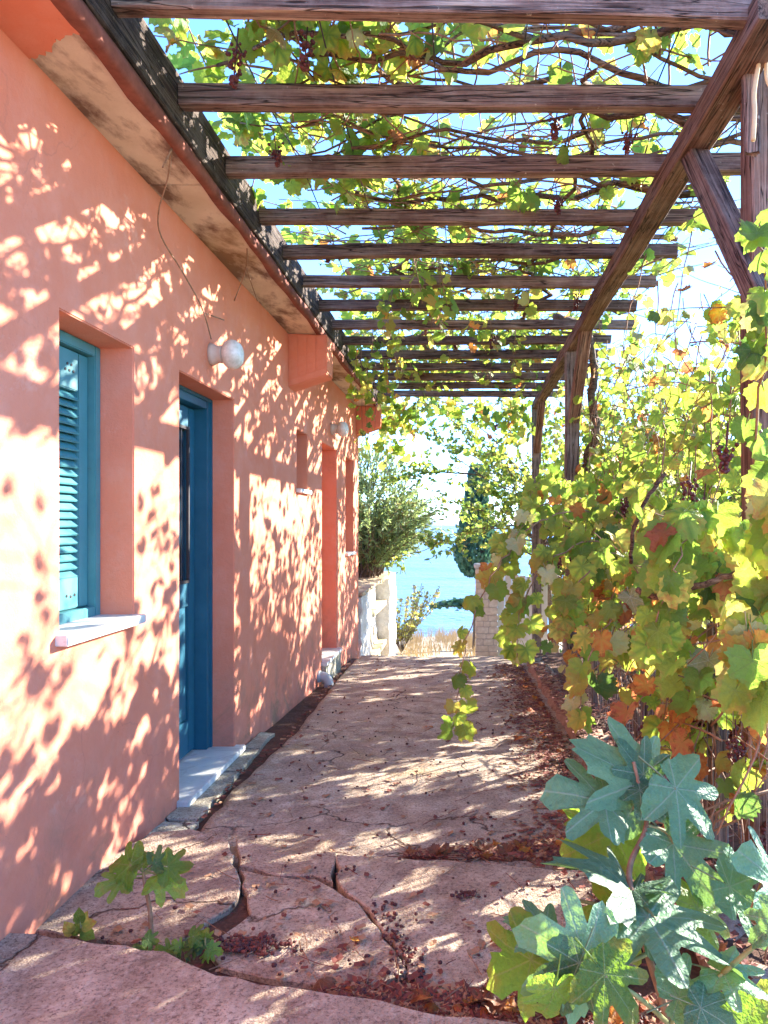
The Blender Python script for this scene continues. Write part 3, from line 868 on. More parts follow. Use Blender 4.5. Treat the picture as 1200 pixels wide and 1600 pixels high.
# small turned ornament and screw heads on the rails
b = MB()
for yy, zz in ((2.96, zb - 0.085), (2.99, zb - 0.085), (3.02, zb - 0.085), (2.975, zb - 0.06), (3.005, zb - 0.06), (2.97, za + .055), (3.0, za + .05), (3.03, za + .055)):
    b.tube([(xs1 - 0.001, yy, zz), (xs1 + 0.003, yy, zz)], 0.006, 7)
b.build('screw', M['iron'], win)
b = MB(); b.box(-1.74, -1.655, a + .05, bb - .05, z0 + .05, z1 - .05); b.build('pane', M['glass_dark'], win)
b = MB(); b.box(-1.60, XW + 0.045, a - 0.03, bb + 0.025, z0 - 0.032, z0 + 0.006); b.build('sill', M['marble'], win, bevel=0.004)

# near door
def make_door(key, depth):
    a, bb, z0, z1 = OPEN[key]
    zt0 = R_(-1.385)
    xf = XW - depth                       # front of the frame
    b = MB(); frame_boxes(b, xf - 0.10, xf, a + 0.002, bb - 0.002, zt0 + 0.001, z1 - 0.002, 0.065, False)
    b.box(xf - 0.014, xf + 0.014, a + 0.002, a + 0.022, zt0 + 0.001, z1 - 0.002); b.box(xf - 0.014, xf + 0.014, bb - 0.022, bb - 0.002, zt0 + 0.001, z1 - 0.002)
    b.box(xf - 0.014, xf + 0.014, a + 0.022, bb - 0.022, z1 - 0.022, z1 - 0.002)
    fr = b.build('door_frame', M['blue'], house, bevel=0.003)
    ly0, ly1, lz0, lz1 = a + 0.07, bb - 0.07, zt0 + 0.012, z1 - 0.072
    xl1 = xf - 0.075; xl0 = xl1 - 0.04
    b = MB()
    st = 0.10
    b.box(xl0, xl1, ly0, ly0 + st, lz0, lz1); b.box(xl0, xl1, ly1 - st, ly1, lz0, lz1)
    rails = [(lz0, lz0 + 0.20), (lz0 + 0.88, lz0 + 1.02), (lz1 - 0.12, lz1)]
    for r0, r1 in rails: b.box(xl0, xl1, ly0 + st, ly1 - st, r0, r1)
    b.box(xl0 + .008, xl1 - .014, ly0 + st, ly1 - st, lz0 + .2, lz0 + .88)
    # raised lower panel and mouldings
    b.box(xl1 - .014, xl1 - .003, ly0 + st + .04, ly1 - st - .04, lz0 + .24, lz0 + .84)
    dr = b.build('door', M['blue'], house, bevel=0.003)
    b = MB(); b.box(xl0 + .012, xl1 - .022, ly0 + st, ly1 - st, lz0 + 1.02, lz1 - .12); b.build('glass_panel', M['glass_dark'], dr)
    b = MB(); frame_boxes(b, xl1 - .006, xl1 + .008, ly0 + st - .005, ly1 - st + .005, lz0 + 1.02, lz1 - .12, .018); b.build('grille_frame', M['iron'], dr)
    b = MB()
    for k in range(1, 6):
        yy = ly0 + st + (ly1 - ly0 - 2 * st) * k / 6
        b.tube([(xl1 - .008, yy, lz0 + 1.03), (xl1 - .008, yy, lz1 - .13)], .005, 6)
    b.build('grille', M['iron'], dr)
    b = MB(); b.box(xf - 0.12, XW + 0.06, a - 0.035, bb + 0.045, zt0 - 0.035, zt0)
    th = b.build('threshold', M['marble'], house, bevel=0.004)
    b = MB(); b.box(XW - 0.25, XW + 0.045, a - 0.02, bb + 0.03, zt0 - 0.30, zt0 - 0.037); b.build('step', M['strip'], house, bevel=0.01)
make_door('d1', 0.145)
make_door('d2', 0.245)

# the two slit windows
for key in ('s1', 's2'):
    a, bb, z0, z1 = OPEN[key]
    b = MB(); frame_boxes(b, -1.735, -1.69, a + 0.002, bb - 0.002, z0 + 0.002, z1 - 0.002, 0.04)
    wv = b.build('window', M['blue'], house, bevel=0.003)
    b = MB(); b.box(-1.737, -1.715, a + .04, bb - .04, z0 + .04, z1 - .04); b.build('pane', M['glass_dark'], wv)
    b = MB(); b.box(-1.69, XW + 0.04, a - 0.02, bb + 0.02, z0 - 0.03, z0 + 0.004); b.build('sill', M['marble'], wv, bevel=0.004)

# wall lamps
def lathe_x(prof, sides=20):
    vs, fs = [], []
    for (x, r) in prof:
        for k in range(sides):
            t = 2 * math.pi * k / sides; vs.append((x, r * math.cos(t), r * math.sin(t)))
    for i in range(len(prof) - 1):
        for k in range(sides):
            k2 = (k + 1) % sides; fs.append((i * sides + k, i * sides + k2, (i + 1) * sides + k2, (i + 1) * sides + k))
    fs.append(tuple(range(sides))); fs.append(tuple((len(prof) - 1) * sides + k for k in range(sides)))
    return vs, fs
def off(vs, p): return [(v[0] + p[0], v[1] + p[1], v[2] + p[2]) for v in vs]
lamps = []
for (Y, Z, lab) in ((4.16, R_(0.955), 'white glass globe lamp on the pink wall above the nearer blue door'), (7.87, R_(1.01), 'white glass globe lamp on the pink wall near the far corner, above the farther doorway')):
    l = empty('wall_lamp', (XW, Y, Z), lab, 'lamp', 'globe lamps on the pink wall')
    vs, fs = lathe_x([(0.001, 0.066), (0.02, 0.058), (0.03, 0.052), (0.05, 0.046), (0.058, 0.05), (0.066, 0.05)])
    b = MB(); b.add(off(vs, (XW, Y, Z)), fs); b.build('base', M['porcelain'], l, smooth=True)
    vs, fs = lathe_x([(0.066, 0.045)] + [(0.066 + 0.115 * (1 - math.cos(t)) / 2, 0.045 * (1 - t / math.pi) ** 2 * 0.3 + 0.080 * math.sin(t) ** 0.8) for t in [math.pi * i / 14 for i in range(1, 14)]] + [(0.182, 0.004)])
    b = MB(); b.add(off(vs, (XW, Y, Z)), fs); b.build('globe', M['lampglass'], l, smooth=True)

# drain elbow
b = MB()
dp = smooth_path([(XW - 0.05, 7.17, R_(-1.49)), (XW + 0.03, 7.17, R_(-1.49)), (XW + 0.075, 7.17, R_(-1.505)), (XW + 0.10, 7.17, R_(-1.55)), (XW + 0.105, 7.17, R_(-1.63))], 5)
b.tube(dp, [0.05] * len(dp), 14)
b.tube([(XW - .02, 7.17, R_(-1.49)), (XW + 0.025, 7.17, R_(-1.49))], .058, 14)
dpipe = b.build('drain_pipe', M['pvc'], None, smooth=True)
tag(dpipe, 'grey plastic drain elbow poking out of the pink wall at path level', 'pipe')

# ------------------------------------------------------------------ pergola
perg = empty('pergola', (0, 6.3, CZ - 1.55), 'weathered wooden pergola with cross rafters over the passage', 'pergola')
def timber(name, p0, p1, w, h, mat_, parent, seed=0, bow=0.0, ch=0.006, taper=1.0):
    r_ = random.Random(seed)
    p0, p1 = Vector(p0), Vector(p1)
    L = (p1 - p0).length; x = (p1 - p0).normalized()
    up = Vector((0, 0, 1)) if abs(x.z) < 0.9 else Vector((0, -1, 0))
    z = (up - x * up.dot(x)).normalized(); y = z.cross(x)
    n = max(2, int(L / 0.16))
    sec = [(-w / 2 + ch, -h / 2), (w / 2 - ch, -h / 2), (w / 2, -h / 2 + ch), (w / 2, h / 2 - ch), (w / 2 - ch, h / 2), (-w / 2 + ch, h / 2), (-w / 2, h / 2 - ch), (-w / 2, -h / 2 + ch)]
    vs, fs = [], []
    ox = r_.uniform(0, 50)
    for i in range(n + 1):
        t = i / n
        sc = 1 + (taper - 1) * t
        by = bow * math.sin(math.pi * t) + 0.006 * noise.noise((ox + t * L * 1.2, 0, 0))
        bz = 0.006 * noise.noise((ox + t * L * 1.2, 7, 0))
        for k, (a, c) in enumerate(sec):
            j = 0.003
            vs.append((t * L + (r_.uniform(-.006, .006) if i in (0, n) else 0), a * sc + by + j * noise.noise((ox + t * L * 5, k * 3.3, 2)), c * sc + bz + j * noise.noise((ox + t * L * 5, k * 3.3, 5))))
    for i in range(n):
        for k in range(8):
            k2 = (k + 1) % 8; fs.append((i * 8 + k, (i + 1) * 8 + k, (i + 1) * 8 + k2, i * 8 + k2))
    fs.append(tuple(range(8))); fs.append(tuple(n * 8 + k for k in range(7, -1, -1)))
    me = bpy.data.meshes.new(name); me.from_pydata(vs, [], fs); me.materials.append(mat_)
    o = bpy.data.objects.new(name, me); C.objects.link(o)
    mm = Matrix((x, y, z)).transposed().to_4x4()
    mm.translation = p0 - (world_loc(parent) if parent else Vector((0, 0, 0)))
    o.parent = parent; o.matrix_basis = mm
    return o
timber('ledger_beam', (-1.205, 1.2, R_(1.705)), (-1.205, 10.25, R_(1.705)), 0.10, 0.215, M['wood_dark'], perg, 1)
RB = 1.68
for k in range(14):
    y = 2.43 + 0.562 * k + random.uniform(-.02, .02)
    xr = {0: 1.02, 1: 1.42, 2: 1.50, 3: 1.56}.get(k, random.uniform(1.32, 1.46))
    dz = -0.045 if k == 0 else random.uniform(-.012, .008)
    timber('rafter', (-1.152, y, R_(RB + 0.04)), (xr, y + random.uniform(-.03, .03), R_(RB + 0.042 + dz)), 0.06, 0.082 + random.uniform(-.006, .008), M['wood'], perg, 10 + k, random.uniform(-.02, .02))
timber('beam', (0.973, 2.30, R_(1.625)), (0.973, 10.3, R_(1.622)), 0.118, 0.105, M['wood_red'], perg, 40, 0.0)
timber('post', (1.105, 2.73, R_(-1.45)), (1.085, 2.70, R_(2.1)), 0.12, 0.12, M['wood_red'], perg, 41)
timber('post', (0.985, 6.80, R_(-1.55)), (0.975, 6.76, R_(1.57)), 0.125, 0.12, M['wood_grey'], perg, 42)
timber('post', (0.975, 10.15, R_(-1.8)), (0.972, 10.15, R_(1.57)), 0.12, 0.12, M['wood_grey'], perg, 43)
timber('brace', (0.975, 3.16, R_(1.60)), (1.05, 2.62, R_(0.80)), 0.085, 0.095, M['wood'], perg, 44)
timber('brace', (0.985, 6.02, R_(1.60)), (0.975, 6.66, R_(0.93)), 0.10, 0.075, M['wood_red'], perg, 45)
timber('brace', (0.985, 9.5, R_(1.60)), (0.972, 10.06, R_(0.98)), 0.09, 0.075, M['wood_red'], perg, 46)
timber('plank', (1.005, 2.585, R_(1.30)), (1.015, 2.585, R_(1.95)), 0.05, 0.03, M['wood'], perg, 48, 0.01, 0.006, 1.5)
for k, x in enumerate((-0.86, -0.52, -0.12, 0.22, 0.48, 0.78, 1.22)):
    b = MB()
    pts = [(x + 0.05 * noise.noise((k * 5.0, y * 0.4, 0)) * y * 0.3, y, R_(1.79) + 0.012 * math.sin(y * 5.6 + k)) for y in ticks(1.6, 10.1, 0.3)]
    b.tube(pts, 0.0032, 5); b.build('wire', M['iron'], perg)
# frayed rope ends on the near post
b = MB()
b.tube(smooth_path([(1.01, 2.52, R_(1.62)), (0.985, 2.515, R_(1.48)), (0.98, 2.50, R_(1.40)), (0.975, 2.50, R_(1.30))], 6), 0.008, 7)
b.tube(smooth_path([(1.03, 2.52, R_(1.64)), (1.025, 2.51, R_(1.52)), (1.05, 2.50, R_(1.46))], 6), 0.006, 7)
tag(b.build('rope', M['straw'], None, smooth=True), 'frayed rope end hanging from the corner of the nearest pergola post', 'rope')

# ------------------------------------------------------------------ grapevines
def walk(p, d, length, step=0.07, wob=0.35, pull=(0, 0, 0), zlo=None, zhi=None):
    p = Vector(p); d = Vector(d).normalized(); pts = [p.copy()]
    for i in range(int(length / step)):
        d = (d + rv(wob) * 0.6 + Vector(pull)).normalized()
        if zlo is not None and p.z < zlo: d.z = abs(d.z) * 0.6 + 0.12
        if zhi is not None and p.z > zhi: d.z = -abs(d.z) * 0.6 - 0.1
        p = p + d.normalized() * step
        pts.append(p.copy())
    return pts

def wall_hit(p):
    t = (p[0] - XW) / 1.98
    return p[1] - 1.61 * t, p[2] - t - CZ

def lit_target(p):
    """sun gaps: how open the canopy is kept where its shade would fall on the wall"""
    y, z = wall_hit(p)
    if p[0] < -0.55: return 0.25
    if z < -1.5 or z > 1.3: return 0.15
    op = 0.55 + 0.8 * noise.noise((y * 1.6, z * 1.6, 3.3))
    if 1.8 < y < 3.4 and -0.75 < z < 0.3: op = max(op, 0.95)
    elif 1.8 < y < 3.4 and z >= 0.3: op = max(op, 0.75)
    elif 3.4 <= y < 5.2 and -0.9 < z < 1.2: op = max(op, 0.6)
    elif 5.2 <= y and -1.0 < z: op = max(op, 0.5)
    if z < -0.85: op = min(op, 0.2)
    return op

canopy = empty('grapevine', (1.22, 6.9, CZ - 1.45), 'old twisting grapevine with yellow green leaves trained over the pergola rafters', 'vine')
citems = []; canes = MB(); arms = []
# trunk beside the second post
b = MB()
tp = smooth_path([(1.25, 6.95, R_(-1.5)), (1.20, 6.9, R_(-0.6)), (1.10, 6.9, R_(0.1)), (1.13, 6.88, R_(0.55)), (1.21, 6.86, R_(0.85)), (1.17, 6.86, R_(1.15)), (1.19, 6.85, R_(1.45)), (1.10, 6.8, R_(1.80)), (0.8, 6.6, R_(1.86))], 7)
tp = [p + rv(0.008) for p in tp]
b.tube(tp, [0.055 * (1 - 0.45 * i / len(tp)) * (1 + 0.12 * math.sin(i * 1.7)) for i in range(len(tp))], 10)
b.build('trunk', M['bark'], canopy, smooth=True)
# main arms crossing the bays
arm_specs = []
for y0 in (2.66, 2.78, 2.92, 3.25, 3.42, 3.6, 3.95, 4.15, 4.6, 5.1, 5.7, 6.4, 7.2, 8.1, 9.0):
    arm_specs.append((1.35, y0, -1))
for y0 in (2.72, 2.85, 3.12, 3.33, 3.5, 3.75, 4.05, 4.35, 4.85, 5.4):
    arm_specs.append((1.3, y0, -2))
for x0 in (0.55, -0.35):
    arm_specs.append((x0, 9.5, 0))
for i, (x0, y0, dr) in enumerate(arm_specs):
    pts = []
    L = random.uniform(1.9, 2.5) if dr else 6.8
    nst = int(L / 0.09)
    for k in range(nst):
        s = k * 0.09
        wv_ = 0.16 * noise.noise((i * 7.3, s * 1.5, 0)) + 0.07 * noise.noise((i * 7.3, s * 4.5, 2))
        zz = 1.835 + 0.11 * noise.noise((i * 3.1, s * 1.6, 5)) + 0.04 * noise.noise((i * 3.1, s * 5, 9))
        if dr: pts.append(Vector((x0 - s, y0 + wv_ * 1.6 + 0.10 * (s - 1) * math.sin(i * 2.1), R_(zz))))
        else: pts.append(Vector((x0 + wv_ * 2, y0 - s, R_(zz))))
    r0 = random.uniform(0.013, 0.024) if dr > -2 else random.uniform(0.006, 0.012)
    b = MB(); b.tube(pts, [r0 * (1 - 0.6 * k / nst) * (1 + 0.15 * noise.noise((i, k * 0.8, 0))) for k in range(nst)], 7)
    b.build('vine_arm', M['bark'], canopy, smooth=True); arms.append(pts)
W_CAN = [50, 30, 13, 3, 1, 1, 3]
def sun_gap(p):
    # where the vine lets the sun through to the path and to the fig sapling
    t = p[2] - 0.02; fx = p[0] - 1.98 * t; fy = p[1] - 1.61 * t
    if -1.25 < fx < 0.65 and 2.0 < fy < 9.2 and noise.noise((fx * 1.5, fy * 1.0, 6.6)) > (0.12 if fy < 6.5 else -0.02): return 0.72
    for fx0 in (0.35, 0.5, 0.65, 0.8):
        t = (p[0] - fx0) / 1.98; q = (p[1] - 1.61 * t, p[2] - t)
        if t > 0.06 and 1.5 < q[0] < 2.15 and 0.28 < q[1] < 0.85: return 0.88
    # light kept on the fence vine: the tangle above it is looser there
    t = (p[0] - 1.0) / 1.98
    if t > 0.12:
        y, z = p[1] - 1.61 * t, p[2] - t
        if 1.8 < y < 5.2 and 0.5 < z < 1.9: return 0.55 if noise.noise((y * 2, z * 2, 2.2)) > -0.15 else 0.1
    return 0.0
def add_leaf(items, p, size, tipdir, nrm, wts, ti=None, gap=True):
    if gap and random.random() < sun_gap(p): return
    items.append((random.randrange(30) if ti is None else ti, frame(tipdir, nrm), size, tuple(p), pick(wts)))

def leaf_along(items, pts, wts, smin, smax, keep, flat=1.0, every=1, pet=0.06):
    for i in range(1, len(pts), every):
        p = pts[i]
        if random.random() > keep(p): continue
        d = (pts[i] - pts[i - 1]).normalized()
        sd = Vector((random.uniform(-1, 1), random.uniform(-1, 1), random.uniform(-0.5, 0.4))).normalized()
        tip = (sd + Vector((0, 0, -0.55))).normalized()
        nrm = Vector((random.uniform(-.7, .7), random.uniform(-.7, .7), flat))
        q = p + sd * pet
        add_leaf(items, q, random.uniform(smin, smax), tip, nrm, wts)

def dens(x, y):
    """how leafy the roof is: thin over the near right bays, thick to the left and far away"""
    d = 0.85 if y > 5.2 else (0.62 if y > 4.3 else 0.42)
    if y < 4.3 and x < -0.25: d = 0.9
    if x < -0.7: d = 1.0
    if y < 3.9 and x > 0.0: d = 0.16
    return d
for i in range(520):
    if i < 200:
        a = random.choice(arms); p = random.choice(a)
    else:
        p = Vector((random.uniform(-1.1, 1.45), random.uniform(2.3, 10.2), R_(random.uniform(1.80, 1.98))))
    if random.random() > dens(p.x, p.y) + 0.25: continue
    d = Vector((random.uniform(-1, 1), random.uniform(-1, 1), random.uniform(-.1, .3)))
    pts = walk(p, d, random.uniform(0.5, 1.3), 0.07, 0.30, (0, 0, 0), R_(1.80), R_(2.08))
    pts = [q for q in pts if -1.2 < q.x < 1.75 and 2.2 < q.y < 10.6]
    if len(pts) < 4: continue
    canes.tube(pts, [0.0055 * (1 - 0.6 * k / len(pts)) for k in range(len(pts))], 4)
    leaf_along(citems, pts, W_CAN, 0.042, 0.080, lambda q: (dens(q.x, q.y) + 0.35) * max(0.04, 1.12 - lit_target(q)), 1.0, 1)
# thin bare shoots that poke through near the right bays
for i in range(150):
    p = Vector((random.uniform(-0.9, 1.3), random.uniform(2.5, 5.4), R_(1.80)))
    pts = walk(p, (random.uniform(-1, 1), random.uniform(-1, 1), random.uniform(-.2, .2)), random.uniform(0.25, 0.8), 0.06, 0.35, (0, 0, 0), R_(1.76), R_(2.02))
    canes.tube(pts, [0.004 * (1 - 0.6 * k / len(pts)) for k in range(len(pts))], 4)
# shoots that hang down below the rafters
hang = [(-0.30, 5.0, .30), (-0.22, 5.2, .38), (-0.45, 5.6, .30), (-0.12, 5.6, .35), (-0.75, 6.9, .35), (-0.9, 7.6, .45), (-1.02, 8.3, .40), (-1.0, 9.2, .3), (-0.55, 6.6, .25), (0.1, 6.2, .25),
        (-1.05, 7.2, .6), (-1.12, 8.0, .75), (-0.7, 7.8, .3), (-0.2, 7.4, .2), (0.35, 6.8, .3), (0.5, 5.4, .18), (0.55, 7.6, .3), (0.2, 8.4, .25), (-0.4, 8.8, .25), (0.7, 8.6, .4)]
for (x, y, L) in hang:
    for r in range(3):
        pts = walk((x + random.uniform(-.12, .12), y + random.uniform(-.12, .12), R_(1.80)), (random.uniform(-.4, .4), random.uniform(-.3, .3), -1), L * random.uniform(.7, 1.3), 0.06, 0.25, (0, 0, -0.25))
        canes.tube(pts, [0.004 * (1 - 0.6 * k / len(pts)) for k in range(len(pts))], 4)
        leaf_along(citems, pts, [44, 30, 14, 5, 1, 4, 2], 0.042, 0.075, lambda q: 0.9, 0.3, 1)
# the curtain at the sea end
for i in range(46):
    x = random.uniform(-1.25, 1.0); L = random.uniform(0.25, 0.8) if x > -0.75 else random.uniform(0.3, 1.05)
    if -0.5 < x < 0.1: L *= 0.55
    pts = walk((x, random.uniform(9.75, 10.5), R_(1.74)), (random.uniform(-.5, .5), random.uniform(-.3, .5), -0.7), L, 0.07, 0.3, (0, 0, -0.18))
    canes.tube(pts, [0.004 * (1 - 0.6 * k / len(pts)) for k in range(len(pts))], 4)
    leaf_along(citems, pts, [46, 26, 22, 4, 1, 1], 0.06, 0.11, lambda q: 0.95, 0.3, 1)
# the curtain between right beam and fence: tangled canes with small leaves
for i in range(470):
    p = Vector((random.uniform(1.05, 2.2), random.uniform(3.0, 9.8), R_(random.uniform(0.2, 1.75))))
    pts = walk(p, (random.uniform(-.5, .5), random.uniform(-1, 1), random.uniform(-1, .3)), random.uniform(0.5, 1.2), 0.07, 0.33, (0, 0, -0.06))
    pts = [q for q in pts if q.x > 0.95 and R_(-0.3) < q.z < R_(1.95)]
    if len(pts) < 4: continue
    canes.tube(pts, [0.0045 * (1 - 0.6 * k / len(pts)) for k in range(len(pts))], 4)
    leaf_along(citems, pts, [46, 32, 14, 4, 2, 2, 2], 0.04, 0.075, lambda q: (0.80 if q.z > R_(1.0) else 0.9) * max(0.22, 1.2 - lit_target(q)), 0.3, 1)
canes.build('cane', M['cane'], canopy, smooth=True)['kind'] = 'stuff'

def cluster_mesh(n, L, w, r, seed):
    r_ = random.Random(seed); b = MB()
    bm = bmesh.new(); bmesh.ops.create_icosphere(bm, subdivisions=1, radius=1)
    sv = [v.co.copy() for v in bm.verts]; sf = [tuple(v.index for v in f.verts) for f in bm.faces]; bm.free()
    for i in range(n):
        t = r_.random() ** 0.8; ww = w * (1 - 0.75 * t) * math.sqrt(r_.random()); a = r_.uniform(0, 6.28)
        c = Vector((ww * math.cos(a), ww * math.sin(a), -t * L)); rr = r * r_.uniform(.7, 1.1)
        b.add([c + Vector((v.x, v.y, v.z * r_.uniform(.9, 1.2))) * rr for v in sv], sf)
    b.tube([(0, 0, 0.06), (0, 0, -L * 0.9)], 0.003, 4)
    me = bpy.data.meshes.new('grape_cluster'); me.from_pydata(b.v, [], b.f); me.materials.append(M['grape'])
    me.polygons.foreach_set('use_smooth', [True] * len(me.polygons))
    return me
CL = [cluster_mesh(70, .15, .045, .0085, 1), cluster_mesh(46, .10, .04, .0085, 2), cluster_mesh(110, .20, .055, .009, 3)]
def grape(loc, k, parent, s=1.0):
    o = bpy.data.objects.new('grape_cluster', CL[k]); C.objects.link(o)
    o.parent = parent; o.location = Vector(loc) - world_loc(parent); o.scale = (s, s, s); o.rotation_euler = (random.uniform(-.2, .2), random.uniform(-.2, .2), random.uniform(0, 6))
    return o
for (u, v, k) in ((370, 70, 0), (480, 45, 0), (430, 225, 1), (515, 385, 1), (985, 205, 1), (870, 180, 1), (770, 520, 0), (712, 530, 1), (810, 455, 0), (905, 455, 0), (775, 660, 1), (870, 305, 1)):
    d = 818 - v; Y = min(max(F * 1.76 / d, 2.7), 9.5)
    grape(P(u, v, Y), k, canopy)
emit_vine_leaves(citems, canopy, 300)

# dry tendrils trailing down the wall from the soffit
dt = MB()
for path_ in ([(268, 232, -1.2), (262, 280, -1.25), (248, 330, -1.33), (252, 370, -1.40), (285, 425, -1.40), (315, 480, -1.41), (330, 530, -1.405)], [(268, 232, -1.2), (254, 262, -1.22)],
              [(386, 372, -1.2), (384, 420, -1.28), (366, 470, -1.38)], [(385, 420, -1.28), (402, 470, -1.34)], [(322, 490, -1.41), (350, 500, -1.41)]):
    pts = []
    for (u, v, x) in path_:
        Y = F * x / (u - 728); pts.append(Vector((x, Y, CZ + (818 - v) / F * Y)))
    dt.tube(smooth_path(pts, 5), 0.0035, 5)
tag(dt.build('dry_tendril', M['cane'], None, smooth=True), 'dry bare vine tendril hanging from the eaves against the pink wall', 'tendril')

# ------------------------------------------------------------------ wire fence and the vine on it
fence = empty('wire_fence', (1.05, 4.0, path_z(0.7, 4)), 'rusty wire mesh fence on wooden posts behind the vine leaves', 'fence')
FX = 1.04
for (y, h) in ((4.22, 1.0), (5.85, 1.02), (3.05, 1.0), (7.6, 1.0), (1.7, 1.0)):
    timber('post', (FX, y, path_z(0.7, y) - 0.1), (FX + 0.01, y + 0.02, path_z(0.7, y) + h), 0.075, 0.065, M['wood_grey'], fence, int(y * 10))
b = MB()
for y in ticks(1.3, 7.6, 0.075):
    z0 = path_z(0.7, y) + 0.02; x = FX - 0.05 + 0.012 * noise.noise((y * 3, 0, 0))
    b.tube([(x, y, z0), (x + 0.008 * noise.noise((y * 9, 3, 0)), y + random.uniform(-.01, .01), z0 + 0.5), (x, y + random.uniform(-.008, .008), z0 + 1.05)], 0.0017, 4, cap=False)
for z in (0.08, 0.28, 0.48, 0.68, 0.88, 1.05):
    b.tube([(FX - 0.05 + 0.012 * noise.noise((y * 3, 0, 0)), y, path_z(0.7, y) + z + 0.008 * noise.noise((y, z * 9, 0))) for y in ticks(1.3, 7.6, 0.15)], 0.0017, 4, cap=False)
b.build('mesh', M['wire'], fence)['kind'] = 'stuff'

fv = empty('grapevine', (1.15, 3.6, path_z(0.7, 3.6) + 0.05), 'leafy grapevine turning orange and red, spilling over the wire fence', 'vine')
fitems = []; fc = MB()
# stems
for (y, dx) in ((2.3, .1), (3.5, .12), (4.8, .1), (6.2, .12)):
    b = MB()
    pts = smooth_path([(FX + dx, y, path_z(.7, y) - .02), (FX + dx - .04, y + .05, path_z(.7, y) + .4), (FX + dx + .03, y, path_z(.7, y) + .8), (FX + dx - .05, y - .08, path_z(.7, y) + 1.15)], 6)
    pts = [p + rv(.008) for p in pts]
    b.tube(pts, [0.028 * (1 - 0.5 * i / len(pts)) for i in range(len(pts))], 8); b.build('stem', M['bark'], fv, smooth=True)
def fence_top(y): return 1.25 + 0.22 * noise.noise((y * 0.9, 1, 0)) + 0.45 * max(0, min(1, (y - 3.2) / 1.2))
def w_fence(p):
    h = p.z - CZ
    if h < -0.2: return [28, 14, 18, 20, 9, 3, 8]
    if h < 0.15: return [50, 18, 14, 5, 1, 3, 12]
    return [58, 18, 12, 2, 1, 2, 9]
for i in range(400):
    y = random.uniform(2.0, 6.9); z = path_z(.7, y) + random.uniform(0.35, fence_top(y))
    side = random.random()
    p = Vector((FX + random.gauss(0.02, 0.10), y, z))
    d = Vector((random.uniform(-0.8, 0.5), random.uniform(-1, 0.8), random.uniform(-.8, .6)))
    pts = walk(p, d, random.uniform(0.3, 0.8), 0.075, 0.3, (0, 0, -0.10))
    pts = [q for q in pts if q.x > 0.62 + 0.03 * (q.y - 3) and q.z < path_z(.7, q.y) + 1.95 and q.z > path_z(.7, q.y) + 0.22 and q.y > 1.75]
    if len(pts) < 3: continue
    fc.tube(pts, [0.005 * (1 - 0.6 * k / len(pts)) for k in range(len(pts))], 5)
    for k in range(1, len(pts)):
        q = pts[k]
        hq = q.z - path_z(.7, q.y)
        kp = 0.75 if hq > 0.68 else (0.40 if hq > 0.48 else 0.16)
        if random.random() > kp: continue
        sd = Vector((random.uniform(-1, .5), random.uniform(-1, .4), random.uniform(-.3, .5))).normalized()
        tip = (sd * 0.7 + Vector((0, 0, -0.8))).normalized()
        nrm = Vector((-0.55 + random.uniform(-.6, .6), -0.6 + random.uniform(-.6, .6), 0.65 + random.uniform(-.3, .3)))
        add_leaf(fitems, q + sd * 0.05, random.uniform(0.045, 0.088), tip, nrm, w_fence(q))
# arching shoots reaching over the path and hanging
shoots = [([(1.0, 4.6, 1.25), (0.75, 4.3, 1.50), (0.45, 4.0, 1.48), (0.22, 3.8, 1.30), (0.06, 3.65, 1.05), (-0.03, 3.55, 0.72), (-0.04, 3.5, 0.45)], .072),
          ([(1.0, 4.9, 1.35), (0.70, 4.5, 1.60), (0.42, 4.2, 1.55), (0.25, 4.0, 1.35), (0.16, 3.9, 1.18)], .085),
          ([(1.0, 4.2, 1.15), (0.7, 3.9, 1.35), (0.42, 3.7, 1.26), (0.27, 3.6, 1.05), (0.25, 3.55, 0.80)], .085),
          ([(1.0, 3.8, 1.10), (0.75, 3.6, 1.30), (0.5, 3.45, 1.15), (0.40, 3.4, .90)], .085),
          ([(1.0, 5.6, 1.4), (0.72, 5.2, 1.75), (0.5, 4.9, 1.72), (0.36, 4.7, 1.55)], .085),
          ([(1.0, 3.4, 1.05), (0.75, 3.2, 1.15), (0.55, 3.0, 1.0), (0.45, 2.95, .70)], .08),
          ([(1.0, 2.6, 1.55), (0.95, 2.35, 1.95), (0.92, 2.25, 2.15), (0.88, 2.2, 2.35)], .085),
          ([(1.05, 2.3, 1.35), (0.9, 2.1, 1.8), (0.95, 2.0, 2.05)], .10),
          ([(1.0, 2.4, 1.1), (0.85, 2.1, 1.35), (0.82, 1.95, 1.50), (0.85, 1.85, 1.40)], .105),
          ([(1.0, 2.7, 1.1), (0.85, 2.4, 1.40), (0.72, 2.3, 1.45), (0.62, 2.2, 1.30)], .095),
          ([(1.0, 2.9, 1.0), (0.85, 2.6, 1.25), (0.70, 2.5, 1.25), (0.60, 2.45, 1.05)], .09),
          ([(1.0, 2.4, 0.8), (0.85, 2.2, 1.05), (0.78, 2.05, 1.10), (0.78, 1.95, .95)], .10)]
